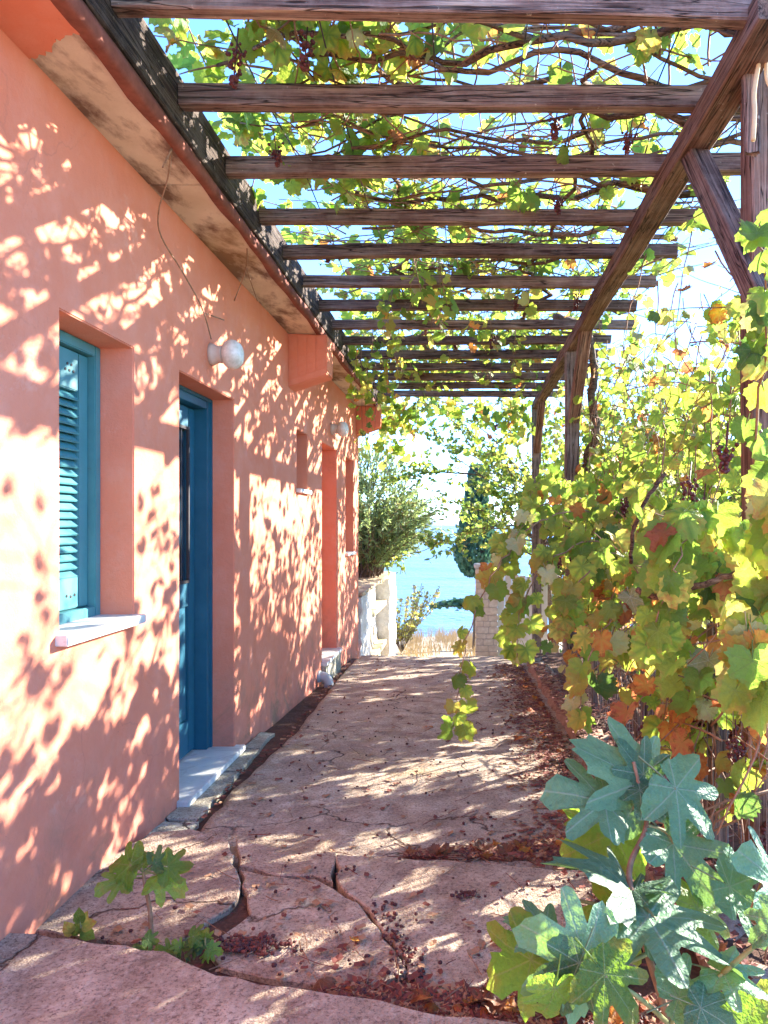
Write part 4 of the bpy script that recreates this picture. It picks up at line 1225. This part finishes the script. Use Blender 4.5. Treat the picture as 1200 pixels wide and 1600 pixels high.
for si, (pl, sz) in enumerate(shoots):
    pts = smooth_path(pl, 6); pts = [p + rv(.01) for p in pts]
    fc.tube(pts, [0.0055 * (1 - 0.6 * k / len(pts)) for k in range(len(pts))], 5)
    for k in range(3, len(pts)):
        for rep in range(2 if sz > .075 and k % 2 and si not in (6, 7) else 1):
            q = pts[k]
            sd = rv(1); sd.normalize()
            tip = (sd * 0.55 + Vector((-.1, -.1, -0.9))).normalized()
            nrm = Vector((-0.4 + random.uniform(-.5, .5), -0.8 + random.uniform(-.5, .3), 0.5 + random.uniform(-.4, .4)))
            add_leaf(fitems, q + sd * random.uniform(.03, .07), sz * random.uniform(.62, 1.05), tip, nrm, [20, 42, 6, 1, 0, 24, 5] if si in (6, 7) else [42, 20, 16, 4, 1, 6, 11], None, False)
fc.build('cane', M['cane'], fv, smooth=True)
# the thick knotty cane crossing in front
b = MB(); pts = smooth_path([P(995, 920, 2.6), P(1030, 932, 2.5), P(1090, 915, 2.4), P(1150, 897, 2.35), P(1215, 880, 2.3)], 6)
b.tube([p + rv(.004) for p in pts], 0.011, 7); b.build('vine_arm', M['bark'], fv, smooth=True)
b = MB(); pts = smooth_path([P(985, 880, 2.9), P(990, 830, 2.85), P(1010, 780, 2.8), P(1040, 740, 2.8)], 6)
b.tube([p + rv(.003) for p in pts], 0.008, 7); b.build('vine_arm', M['bark'], fv, smooth=True)
for (u, v, Y, k, s) in ((1135, 690, 2.6, 1, 1.1), (1078, 745, 2.9, 0, 1.0), (1100, 780, 2.8, 1, 1.0), (1095, 1065, 3.1, 2, 1.2), (1125, 1055, 3.0, 0, 1.3), (1150, 1080, 2.95, 2, 1.0), (1185, 1040, 2.7, 2, 1.15), (1188, 1250, 2.7, 2, 1.1),
                          (1165, 1210, 2.5, 0, 1), (975, 775, 4.2, 1, 1.2), (900, 840, 4.6, 2, 1.1), (910, 870, 4.5, 0, 1.1), (870, 870, 4.8, 0, 1.1), (1150, 1150, 2.6, 0, 1), (1005, 1130, 3.6, 1, 1.0)):
    grape(P(u, v, Y), k, fv, s)
emit_vine_leaves(fitems, fv, 300)

# ------------------------------------------------------------------ fig saplings
def fig_leaf(Pp, Tp, Y, dY, mat_, parent, ti, nrm=None, sc=1.0):
    a = P(*Pp, Y); t = P(*Tp, Y + dY); ax = t - a
    n_ = Vector(nrm) if nrm else Vector((random.uniform(-.3, .1), -0.65, 0.75))
    return leaf_object(leaf_mesh('fig_leaf', T_FIG, ti), frame(ax, n_), ax.length * sc, a, mat_, parent)
figp = empty('fig_sapling', P(1050, 1720, 1.75), 'fig sapling with large lobed blue green leaves in the lower right corner', 'fig plant')
figp.location.z = 0.13
b = MB(); base = Vector(figp.location)
main = smooth_path([base, P(1045, 1600, 1.72), P(1012, 1490, 1.78), P(988, 1400, 1.86), P(985, 1350, 1.95), P(1010, 1290, 2.05), P(1000, 1235, 2.12), P(990, 1190, 2.15)], 6)
b.tube(main, [0.011 * (1 - 0.5 * i / len(main)) for i in range(len(main))], 8)
b.build('stem', M['cane'], figp, smooth=True)
for pl in ([P(1045, 1600, 1.72), P(1085, 1560, 1.68), P(1130, 1520, 1.65)], [P(985, 1400, 1.86), P(1015, 1425, 1.78), P(1030, 1450, 1.74)], [P(1012, 1490, 1.78), P(960, 1510, 1.68), P(915, 1500, 1.62)],
           [P(1010, 1290, 2.05), P(1040, 1300, 2.05), P(1052, 1318, 2.03)], [P(1000, 1235, 2.12), P(1030, 1240, 2.1), P(1056, 1232, 2.08)], [P(1000, 1262, 2.1), P(970, 1262, 2.1), P(945, 1253, 2.08)],
           [P(1045, 1600, 1.72), P(1000, 1560, 1.6), P(945, 1525, 1.55)], [P(1130, 1520, 1.65), P(1200, 1460, 1.6)]):
    pts = smooth_path(pl, 5); st2 = MB(); st2.tube(pts, [0.0065 * (1 - .4 * i / len(pts)) for i in range(len(pts))], 6)
    st2.build('branch', M['stem_green'], figp, smooth=True)
UPL = (-0.25, -0.5, 0.85)
figs = [((945, 1253), (843, 1222), 2.08, -.02, FIG, 0, UPL), ((1000, 1222), (903, 1150), 2.14, -.05, FIG, 1, (-.3, -.6, .7)), ((1005, 1210), (960, 1150), 2.15, .02, FIG, 2, (.2, -.8, .5)),
        ((1056, 1232), (1135, 1318), 2.08, -.05, FIG, 0, (.25, -.75, .6)), ((1000, 1235), (1050, 1272), 2.10, -.08, FIG, 1, (.1, -.5, .8)), ((1052, 1318), (1128, 1418), 2.03, -.08, FIG, 2, (.3, -.75, .55)),
        ((985, 1392), (876, 1308), 1.86, -.08, FIG, 1, (-.1, -.25, .95)), ((990, 1392), (1052, 1385), 1.86, -.06, FIG, 0, (.1, -.2, .95)), ((1012, 1432), (1190, 1512), 1.76, -.15, FIG, 0, (.1, -.1, .98)),
        ((975, 1425), (925, 1505), 1.84, -.05, GREEN, 0, (-.2, -.9, .35)), ((914, 1500), (805, 1440), 1.62, -.02, FIG, 0, (-.1, -.85, .5)),
        ((905, 1505), (868, 1590), 1.60, -.03, FIG, 2, (-.1, -.9, .35)), ((830, 1500), (738, 1545), 1.70, .05, FIGL, 1, (-.3, -.9, .3)), ((868, 1545), (850, 1610), 1.55, .02, FIGL, 1, (.3, -.9, .3)),
        ((945, 1522), (1010, 1612), 1.55, -.04, FIGL, 0, (.2, -.8, .5)), ((960, 1300), (865, 1345), 2.2, .05, FIGL, 2, (-.3, -.8, .4)), ((955, 1290), (872, 1278), 2.25, .05, GREEN, 1, (-.3, -.8, .4)),
        ((1215, 1385), (1160, 1315), 1.85, -.05, FIG, 0, (.2, -.5, .8)), ((1140, 1385), (1215, 1440), 1.9, .0, FIG, 2, (.2, -.6, .7)), ((1215, 1440), (1165, 1480), 1.6, .0, FIG, 1, (-.2, -.7, .6)),
        ((1060, 1560), (1128, 1535), 1.64, .03, FIG, 2, (.1, -.6, .8)), ((1095, 1575), (1165, 1612), 1.58, -.03, FIG, 1, (.1, -.6, .8)), ((850, 1455), (785, 1425), 1.75, .0, FIG, 1, (-.1, -.5, .85)),
        ((1090, 1420), (1150, 1385), 1.95, .08, FIGL, 1, (.1, -.8, .5)), ((1130, 1520), (1215, 1560), 1.66, -.08, FIG, 0, (.1, -.35, .9)), 
        ((1160, 1600), (1215, 1530), 1.75, .05, FIGL, 2, (.1, -.7, .6))]
for (a, t, Y, dY, m_, ti, nr) in figs:
    fig_leaf(a, t, Y, dY, m_, figp, ti, nr, 0.90)

sp_ = empty('fig_sapling', P(237, 1462, 2.36), 'small young fig sapling growing from the slab joint by the pink wall', 'fig plant')
b = MB(); sts = smooth_path([P(237, 1470, 2.34), P(234, 1420, 2.34), P(227, 1385, 2.34), P(224, 1362, 2.34)], 5)
b.tube(sts, [.008 * (1 - .4 * i / len(sts)) for i in range(len(sts))], 7); b.build('stem', M['cane'], sp_, smooth=True)
for (a, t, dY, m_, ti, nr) in (((190, 1376), (140, 1392), -.05, FIGL, 0, (-.3, -.6, .7)), ((203, 1352), (160, 1346), .04, FIGL, 1, (-.2, -.8, .5)), ((222, 1350), (222, 1326), .05, FIGL, 2, (0, -.7, .6)),
                             ((262, 1354), (308, 1350), .02, GREEN, 0, (.1, -.7, .7)), ((252, 1370), (294, 1392), -.04, FIGL, 1, (.2, -.6, .7)), ((244, 1348), (274, 1330), .05, DARK, 2, (.1, -.8, .5))):
    b = MB(); b.tube(smooth_path([P(226, 1366, 2.34), (P(226, 1358, 2.34) + P(*a, 2.34)) / 2, P(*a, 2.34)], 3), .0028, 5); b.build('branch', M['stem_green'], sp_, smooth=True)
    fig_leaf(a, t, 2.34, dY, m_, sp_, ti, nr, 0.88)
# weeds rooted in the joints
wd = empty('weed', P(285, 1490, 2.28), 'low leafy weed in the joint beside the small fig sapling', 'weed')
wst = MB()
for i in range(16):
    a = (random.uniform(222, 345), random.uniform(1462, 1498)); t = (a[0] + random.uniform(-30, 30), a[1] + random.uniform(-22, 8))
    fig_leaf(a, t, 2.27, random.uniform(-.02, .02), random.choice([GREEN, DARK, FIGL]), wd, random.randrange(3), (random.uniform(-.5, .5), -.6, .7), 0.8)
    wst = MB(); wst.tube([P(a[0], a[1] + 16, 2.27), P(*a, 2.27)], 0.003, 4); wst.build('stem', M['stem_green'], wd)
wd2 = empty('weed', P(128, 1462, 2.36), 'tiny weed with round leaves at the foot of the pink wall', 'weed'); wst = MB()
for (a, t) in (((125, 1440), (122, 1418)), ((130, 1448), (150, 1440)), ((126, 1450), (108, 1455)), ((130, 1455), (140, 1462)), ((128, 1445), (135, 1425)), ((112, 1458), (105, 1448))):
    leaf_object(leaf_mesh('oval_leaf', T_OVAL, 0), frame(P(*t, 2.36) - P(*a, 2.36), (0, -.8, .5)), 0.045, P(*a, 2.36), random.choice([GREEN, YELLOW]), wd2)
    wst = MB(); wst.tube([P(128, 1468, 2.36), P(*a, 2.36)], 0.002, 4); wst.build('stem', M['stem_green'], wd2)

# ------------------------------------------------------------------ far end: whitewashed wall, oleander, gate, cypress, trees
ww = empty('whitewashed_wall', (-1.55, 12.1, ground_z(-1.3, 12)), 'rough whitewashed rubble wall beyond the corner of the house', 'wall')
def rough_block(name, x0, x1, y0, y1, z0, z1, mat_, parent, amp=0.03, step=0.09, seed=0):
    bm = bmesh.new(); bmesh.ops.create_cube(bm, size=1)
    for v in bm.verts: v.co = Vector((x0 + (v.co.x + .5) * (x1 - x0), y0 + (v.co.y + .5) * (y1 - y0), z0 + (v.co.z + .5) * (z1 - z0)))
    for ax, ln in ((0, x1 - x0), (1, y1 - y0), (2, z1 - z0)):
        n_ = int(ln / step)
        for k in range(1, n_):
            pos = [x0, y0, z0]; pos[ax] += ln * k / n_
            nrm = [0, 0, 0]; nrm[ax] = 1
            bmesh.ops.bisect_plane(bm, geom=bm.verts[:] + bm.edges[:] + bm.faces[:], plane_co=pos, plane_no=nrm)
    bmesh.ops.subdivide_edges(bm, edges=bm.edges[:], cuts=0)
    for v in bm.verts:
        q = v.co * 5.5 + Vector((seed, seed * 2, 0)); v.co = v.co + Vector((noise.noise(q), noise.noise(q + Vector((9, 0, 0))), noise.noise(q + Vector((0, 9, 0))))) * amp + Vector((noise.noise(q * 3), noise.noise(q * 3 + Vector((5, 5, 5))), 0)) * amp * 0.5
    me = bpy.data.meshes.new(name)
    c = Vector(((x0 + x1) / 2, (y0 + y1) / 2, z0)); bmesh.ops.translate(bm, verts=bm.verts, vec=-c)
    bm.to_mesh(me); bm.free(); me.materials.append(mat_)
    o = bpy.data.objects.new(name, me); C.objects.link(o); o.location = c
    return attach(o, parent)
zb_ = R_(-2.75)
rough_block('masonry', -2.0, -1.62, 9.95, 14.35, zb_, R_(-1.0), M['white'], ww, .04)
rough_block('buttress', -1.62, -1.42, 9.95, 11.0, zb_, R_(-0.99), M['white'], ww, .035, seed=3)
rough_block('pillar', -1.66, -1.38, 13.3, 14.4, zb_, R_(-0.95), M['white'], ww, .03, seed=5)
rough_block('coping', -2.1, -1.40, 9.97, 14.2, R_(-0.98), R_(-0.93), M['earth'], ww, .03, seed=8)
for z in (-1.42, -2.12): timber('timber_shelf', (-1.53, 10.95, R_(z)), (-1.53, 13.35, R_(z)), 0.2, 0.09, M['straw'], ww, int(-z * 10))

def leafy(name, parent, templates, mats, weights, centers, n, smin, smax, up=0.3, outward=0.6, loc=None):
    """leaves in uneven clumps: centers = (x, y, z, rx, ry, rz, share)"""
    items = []
    tot = sum(c[6] for c in centers)
    for (x, y, z, rx, ry, rz, sh) in centers:
        for i in range(int(n * sh / tot)):
            d = rv(1)
            while d.length > 1 or d.length < 0.25: d = rv(1)
            d = d.normalized() * (d.length ** 0.5)
            p = Vector((x + d.x * rx, y + d.y * ry, z + d.z * rz))
            tip = (d * outward + rv(.7) + Vector((0, 0, up))).normalized()
            items.append((0, frame(tip, rv(1) + Vector((0, -.2, .6))), random.uniform(smin, smax), tuple(p), random.choices(range(len(mats)), weights)[0]))
    return join_leaves(name, templates, mats, items, parent, world_loc(parent))

# oleander: many arching stems carrying slender leaves
ol = empty('oleander_bush', (-1.85, 13.2, R_(-1.0)), 'large oleander bush with slender leaves above the whitewashed wall', 'bush')
om = MB(); oit = []
for i in range(260):
    p = Vector((-1.9 + random.uniform(-.35, .35), 13.2 + random.uniform(-.7, .7), R_(-0.98)))
    a = random.uniform(0, 6.28); sp2 = random.uniform(0.1, 0.9)
    d = Vector((math.cos(a) * sp2 + 0.12, math.sin(a) * sp2, 1.5))
    L = random.uniform(1.0, 2.3)
    pts = walk(p, d, L, 0.11, 0.12, (math.cos(a) * .04, math.sin(a) * .04, -0.030))
    om.tube(pts, [0.012 * (1 - .8 * k / len(pts)) for k in range(len(pts))], 4)
    for k in range(len(pts) // 4, len(pts)):
        ax = (pts[k] - pts[k - 1]).normalized()
        for r in range(4):
            sd = rv(1).normalized()
            oit.append((0, frame((ax * 0.8 + sd * 0.9).normalized(), sd + Vector((0, 0, .5))), random.uniform(.09, .16), tuple(pts[k]), random.choices([0, 1], [90, 10])[0]))
for (cx_, cy_, cz_, rx, ry, rz, n_) in ((-1.62, 13.0, .45, .75, .7, .80, 1500), (-1.12, 13.0, .0, .46, .6, .50, 800), (-1.7, 12.9, .9, .5, .5, .45, 600), (-1.35, 12.8, -.35, .45, .5, .4, 600)):
    for i in range(n_ // 6):
        d = rv(1)
        while d.length > 1: d = rv(1)
        d = d.normalized() * d.length ** .4
        q0 = Vector((cx_ + d.x * rx, cy_ + d.y * ry, R_(cz_ + d.z * rz))); ax = (d + Vector((.1, 0, .7)) + rv(.35)).normalized()
        om.tube([q0 - ax * .22, q0, q0 + ax * .15], .004, 3, cap=False)
        for r in range(9):
            sd = rv(1).normalized()
            oit.append((0, frame((ax * .8 + sd * .8).normalized(), sd + Vector((0, 0, .5))), random.uniform(.08, .15), tuple(q0 + ax * (.15 - .035 * r)), random.choices([0, 1], [92, 8])[0]))
om.build('stem', M['trunk'], ol); join_leaves('foliage', T_LANCE, [OLE, OLE2], oit, ol, world_loc(ol))

# dry shrub and grasses on the brink
sh = empty('dry_shrub', (-1.4, 16.0, ground_z(-1.4, 16)), 'sparse dry shrub on the brink in front of the sea', 'shrub')
om = MB(); oit = []
for i in range(40):
    a = random.uniform(0, 6.28)
    pts = walk(world_loc(sh), (math.cos(a) * .5, math.sin(a) * .5, 1), random.uniform(.7, 1.75), .1, .2)
    om.tube(pts, .006, 4)
    for k in range(4, len(pts)):
        for r in range(3): oit.append((0, frame(rv(1).normalized(), rv(1)), random.uniform(.04, .08), tuple(pts[k] + rv(.05)), random.randrange(2)))
om.build('stem', M['trunk'], sh); join_leaves('foliage', T_OVAL, [OLE2, YELLOW], oit, sh, world_loc(sh))
gm = MB()
for i in range(2600):
    x = random.uniform(-1.4, 1.0); y = random.choice([random.uniform(13.5, 20.5), random.gauss(18.5, .8)])
    if noise.noise((x * 1.4, y * 1.4, 0)) < -0.05: continue
    z = ground_z(x, y); h = random.uniform(.10, .36) * (1.8 if random.random() < .06 else 1)
    dx, dy = random.uniform(-.12, .12), random.uniform(-.12, .12)
    w_ = .006
    gm.add([(x - w_, y, z - .02), (x + w_, y, z - .02), (x + dx * .5 + w_ * .7, y + dy * .5, z + h * .6), (x + dx * .5 - w_ * .7, y + dy * .5, z + h * .6), (x + dx, y + dy, z + h)], [(0, 1, 2, 3), (3, 2, 4)])
gr = gm.build('dry_grass', M['straw'], None); gr['kind'] = 'stuff'

# stone pillar and pale gate on the right
sp1 = empty('stone_pillar', (0.30, 11.0, ground_z(0.3, 11)), 'pale stone gate pillar at the end of the path', 'pillar')
zp = ground_z(0.3, 11) - 0.05
b = MB(); b.box(0.165, 0.455, 10.86, 11.14, zp, R_(-0.66)); b.build('core', M['mortar'], sp1)
z = zp; row = 0
while z < R_(-0.70):
    h = random.uniform(.075, .12); x = 0.145 + random.uniform(0, .02); 
    while x < 0.455:
        w2 = random.uniform(.08, .19)
        if 0.475 - x - w2 < .06: w2 = 0.475 - x
        bm_ = MB(); bm_.box(x + .005, x + w2 - .005, 10.838 + random.uniform(0, .012), 10.99, z + .005, z + h - .005)
        bm_.build('stone', M['stone'], sp1, bevel=.008)
        x += w2
    for s_ in range(2):
        bm_ = MB(); bm_.box(0.142, 0.17, 10.86 + s_ * .14, 10.99 + s_ * .14, z + .006, z + h - .006); bm_.build('stone', M['stone'], sp1, bevel=.006)
    z += h; row += 1
b = MB(); b.box(0.12, 0.50, 10.81, 11.19, R_(-0.66), R_(-0.60)); b.build('cap', M['white'], sp1, bevel=.01)
gt = empty('wooden_gate', (0.78, 11.0, ground_z(0.8, 11)), 'pale painted board gate beside the stone pillar', 'gate')
for k in range(6):
    x = 0.475 + k * .105
    b = MB(); b.box(x, x + .099, 10.94 - .004 * (k % 2), 10.97, ground_z(.8, 11) + .02, R_(-0.78) + .02 * math.sin(k)); b.build('board', M['gate'], gt, bevel=.004)
for z in (R_(-1.75), R_(-1.0)):
    b = MB(); b.box(.475, 1.10, 10.972, 11.01, z, z + .08); b.build('rail', M['gate'], gt, bevel=.004)
b = MB(); b.box(1.11, 1.21, 10.9, 11.0, ground_z(1.1, 11) - .05, R_(-.7)); b.build('post', M['gate'], gt, bevel=.005)

# cypress
cy = empty('cypress', (0.42, 17.0, ground_z(.4, 17)), 'dark blue green cypress standing against the sea', 'tree')
b = MB(); b.tube([(0.30, 17, ground_z(.3, 17) - .1), (0.32, 17, R_(-1.9)), (0.38, 17.0, R_(-1.0)), (0.36, 17, R_(1.1))], [.16, .14, .10, .03], 8); b.build('trunk', M['trunk'], cy, smooth=True)
cit = []
for i in range(5200):
    t = random.random() ** 0.9; z = -1.25 + t * 2.55
    rad = (0.60 - 0.48 * t) * min(1, 0.35 + 3.2 * t) * (1 + 0.3 * noise.noise((i % 17, t * 6, 1)))
    a = random.uniform(0, 6.28); rr = rad * (random.random() ** .4)
    p = Vector((0.20 + 0.05 * t + rr * math.cos(a), 17 + rr * math.sin(a), R_(z)))
    cit.append((0, frame((math.cos(a) * .5 + random.uniform(-.2, .2), math.sin(a) * .5, 1), rv(1)), random.uniform(.06, .13), tuple(p), 0))
for i in range(420):   # the low branch that juts out to the left
    t = random.random(); p = Vector((0.30 - t * 1.05, 16.8 + random.gauss(0, .08), R_(-1.92 + .10 * math.sin(t * 3) + random.gauss(0, .05 * (1.2 - t)))))
    cit.append((0, frame((-1, random.uniform(-.5, .5), random.uniform(-.2, .6)), rv(1)), random.uniform(.07, .13), tuple(p), 0))
b = MB(); b.tube([(.32, 17, R_(-1.95)), (-.2, 16.8, R_(-1.88)), (-.7, 16.8, R_(-1.9))], [.04, .025, .01], 6); b.build('branch', M['trunk'], cy)
join_leaves('crown', T_SPRAY, [CYP], cit, cy, world_loc(cy))

def tree(name, label, base, height, spread, nbr, nl, smin, smax, mats, wts, lean=(0, 0, 0), templates=T_OVAL, zlo=0.3, r0=.07, group=None):
    t = empty(name, base, label, 'tree' if height > 2.2 else 'bush', group)
    base = Vector(base)
    b = MB(); top = base + Vector((lean[0], lean[1], height * .62))
    mid = base.lerp(top, .5) + Vector((random.uniform(-.1, .1), random.uniform(-.1, .1), 0))
    tr_ = smooth_path([base - Vector((0, 0, .1)), mid, top], 6)
    b.tube(tr_, [r0 * (1 - .5 * i / len(tr_)) for i in range(len(tr_))], 8); b.build('trunk', M['trunk'], t, smooth=True)
    bb_ = MB(); its = []
    per = max(1, nl // nbr)
    for i in range(nbr):
        s = random.uniform(zlo, 1.0); p = tr_[min(len(tr_) - 1, int(s * len(tr_)))]
        a = random.uniform(0, 6.28)
        d = Vector((math.cos(a), math.sin(a), random.uniform(.1, 1.0)))
        pts = walk(p, d, spread * random.uniform(.6, 1.15), .1, .28, (0, 0, 0.0))
        bb_.tube(pts, [.016 * (1 - .85 * k / len(pts)) for k in range(len(pts))], 4)
        twigs = []
        for k in range(len(pts) // 3, len(pts)):
            if random.random() < .6:
                tw = walk(pts[k], rv(1) + d * .5, random.uniform(.2, .45), .06, .3); twigs.append(tw)
                bb_.tube(tw, .004, 3, cap=False)
        pool = [q for tw in twigs for q in tw] or pts
        for k in range(per):
            q = random.choice(pool)
            its.append((0, frame((rv(1) + Vector((0, 0, -.2))).normalized(), rv(1) + Vector((0, 0, .7))), random.uniform(smin, smax), tuple(q + rv(.04)), random.choices(range(len(mats)), wts)[0]))
    bb_.build('branches', M['trunk'], t); join_leaves('crown', templates, mats, its, t, base)
    return t
tree('almond_tree', 'sparse small leaved tree behind the far pergola post', (1.55, 12.4, ground_z(1.55, 12.4)), 4.7, 2.6, 60, 9500, .045, .085, [TREE, BUSH, YELLOW], [60, 25, 15], (-.35, -.2, 0), zlo=.55)
tree('almond_tree', 'sparse open tree rising behind the fence between the second post and the right edge', (3.5, 9.6, ground_z(3.5, 9.6)), 4.7, 1.9, 46, 5200, .045, .085, [TREE, LIME, YELLOW], [55, 30, 15], (-.1, 0, 0), zlo=.4)
bspec = [((2.7, 8.2, 0), 2.9, 1.2, 'dense green bush behind the fence, nearest the second pergola post'), ((3.2, 11.0, 0), 3.3, 1.5, 'tall green bush at the far end behind the fence'), ((3.4, 6.0, 0), 3.1, 1.3, 'low green bush behind the wire fence towards the right edge'),
         ((4.8, 9.0, 0), 3.6, 1.7, 'broad green bush farthest from the fence on the slope'), ((2.3, 14.5, 0), 3.0, 1.4, 'yellowish bush beyond the pale board gate')]
for (bp, h, s_, lab) in bspec:
    tree('bush', lab, (bp[0], bp[1], ground_z(bp[0], bp[1])), h, s_, 40, 4200, .05, .10, [BUSH, TREE, LIME, YELLOW], [40, 35, 15, 10], (0, 0, 0), zlo=.1, r0=.05, group='bushes behind the fence')

# ------------------------------------------------------------------ litter on the ground
SPH = None
def scatter(name, fn, n, mats, kind):
    """fn() -> (x, y) ; small curled scraps, twigs or raisins lying on path and slabs"""
    global SPH
    b = MB()
    if SPH is None:
        bm = bmesh.new(); bmesh.ops.create_icosphere(bm, subdivisions=1, radius=1); SPH = ([v.co.copy() for v in bm.verts], [tuple(v.index for v in f.verts) for f in bm.faces]); bm.free()
    for i in range(n):
        x, y, z = fn()
        mi = random.randrange(len(mats))
        if kind == 'raisin':
            r = random.uniform(.005, .0095); q = Vector((x, y, z + r * .7))
            sx = Vector((random.uniform(.8, 1.25), random.uniform(.8, 1.25), random.uniform(.6, .9)))
            b.add([q + Vector((v.x * sx.x, v.y * sx.y, v.z * sx.z)) * r * random.uniform(.85, 1.1) for v in SPH[0]], SPH[1], mi)
        elif kind == 'scrap':
            s = random.uniform(.006, .022); a = random.uniform(0, 6.28); ca, sa = math.cos(a), math.sin(a)
            loc_ = [(-1, -.4, 0), (0, -.7, .25), (1, -.3, .1), (.9, .5, .5), (0, .6, .2), (-.9, .5, .45), (0, 0, .05)]
            k = random.uniform(.3, 1.1)
            b.add([(x + (p[0] * ca - p[1] * sa) * s, y + (p[0] * sa + p[1] * ca) * s, z + .003 + p[2] * s * k) for p in loc_], [(0, 1, 6), (1, 2, 6), (2, 3, 6), (3, 4, 6), (4, 5, 6), (5, 0, 6)], mi)
        else:
            L = random.uniform(.03, .14); a = random.uniform(0, 6.28)
            p0 = Vector((x, y, z + .004)); p1 = p0 + Vector((math.cos(a) * L, math.sin(a) * L, random.uniform(0, .012)))
            b.tube([p0, p0.lerp(p1, .5) + rv(.006), p1], random.uniform(.001, .0022), 3, mi, cap=False)
    o = b.build(name, mats, None); o['kind'] = 'stuff'
    return o
def surf_z(x, y):
    if y < 2.15: return 0.158
    if y < 3.02: return 0.095
    return path_z(x, y) + 0.002
def strip_right():
    y = 2.4 + 6.2 * random.random(); x = 0.68 - abs(random.gauss(0, .17)) * (1 + .8 * noise.noise((y * 1.6, 0, 3))) - 0.05 * random.random()
    return x, y, surf_z(x, y)
def pile_edge():
    x = random.uniform(-0.25, 0.70); y = 3.10 + abs(random.gauss(0, .10)) * (0.5 + x); 
    return x, y, surf_z(x, y)
def crack_front():
    t = random.random(); x = -0.42 + t * 1.0; y = 2.10 - .10 * t + random.gauss(0, .035)
    return x, y, 0.10
def everywhere():
    x, y = random.uniform(-1.2, .65), 2.2 + 6.8 * random.random() ** 1.6
    return x, y, surf_z(x, y)
def wall_gap():
    y = random.uniform(3.1, 8.5); x = path_left(y) + random.gauss(0, .02)
    return x, y, path_z(x, y) - .01
def bed():
    x, y = random.uniform(.74, 1.5), random.uniform(2, 7.5)
    return x, y, path_z(.7, y) + .085
def pile_at(cx, cy, s, z): return lambda: (random.gauss(cx, s), random.gauss(cy, s * .45), z + random.uniform(0, .006))
def on_kerb():
    y = random.uniform(1.6, 8.0); x = random.uniform(0.70, 0.86)
    return x, y, path_z(.7, y) + .10
def mixed(): return random.choice([strip_right, strip_right, strip_right, on_kerb, pile_edge, pile_edge, crack_front, crack_front, bed, bed] + ([wall_gap] if random.random() < .15 else []))()
scatter('leaf_litter', mixed, 13000, [M['litter'], M['litter'], M['litter2']], 'scrap')
scatter('twigs', lambda: random.choice([strip_right, pile_edge, crack_front, everywhere, bed])(), 900, [M['litter'], M['cane']], 'twig')
scatter('scattered_raisins', lambda: random.choice([everywhere, pile_edge, crack_front, strip_right])(), 1100, [M['raisin']], 'raisin')
scatter('raisin_heap', pile_at(-0.69, 2.36, .06, .093), 210, [M['raisin'], M['litter']], 'raisin')
scatter('raisin_heap', pile_at(0.01, 2.68, .022, .093), 45, [M['raisin']], 'raisin')
scatter('raisin_heap', lambda: (lambda t: (-0.30 + .17 * t + random.gauss(0, .022), 2.62 - .5 * t + random.gauss(0, .02), .09))(random.random()), 110, [M['raisin'], M['litter']], 'raisin')
scatter('leaf_scraps', everywhere, 420, [M['litter2'], M['litter']], 'scrap')

# whole dry leaves drifted along the right side
its = []
for i in range(150):
    x, y, z = random.choice([strip_right, strip_right, pile_edge, on_kerb, bed, crack_front, everywhere if random.random() < .3 else bed])()
    its.append((random.randrange(8), frame((random.uniform(-1, 1), random.uniform(-1, 1), random.uniform(-.15, .15)), (random.uniform(-.4, .4), random.uniform(-.4, .4), random.choice([1, -1]))), random.uniform(.022, .05), (x, y, z + .015), random.choices([0, 1, 2], [30, 50, 20])[0]))
DRY = m_leaf('dry_leaf', (0.20, 0.085, 0.045), (0.30, 0.13, 0.05), (0.28, 0.15, 0.08), (0.10, 0.04, 0.025), 0.6, tmix=0.2)
join_leaves('fallen_leaves', T_GN, [RED, DRY, ORANGE], its, None)['kind'] = 'stuff'
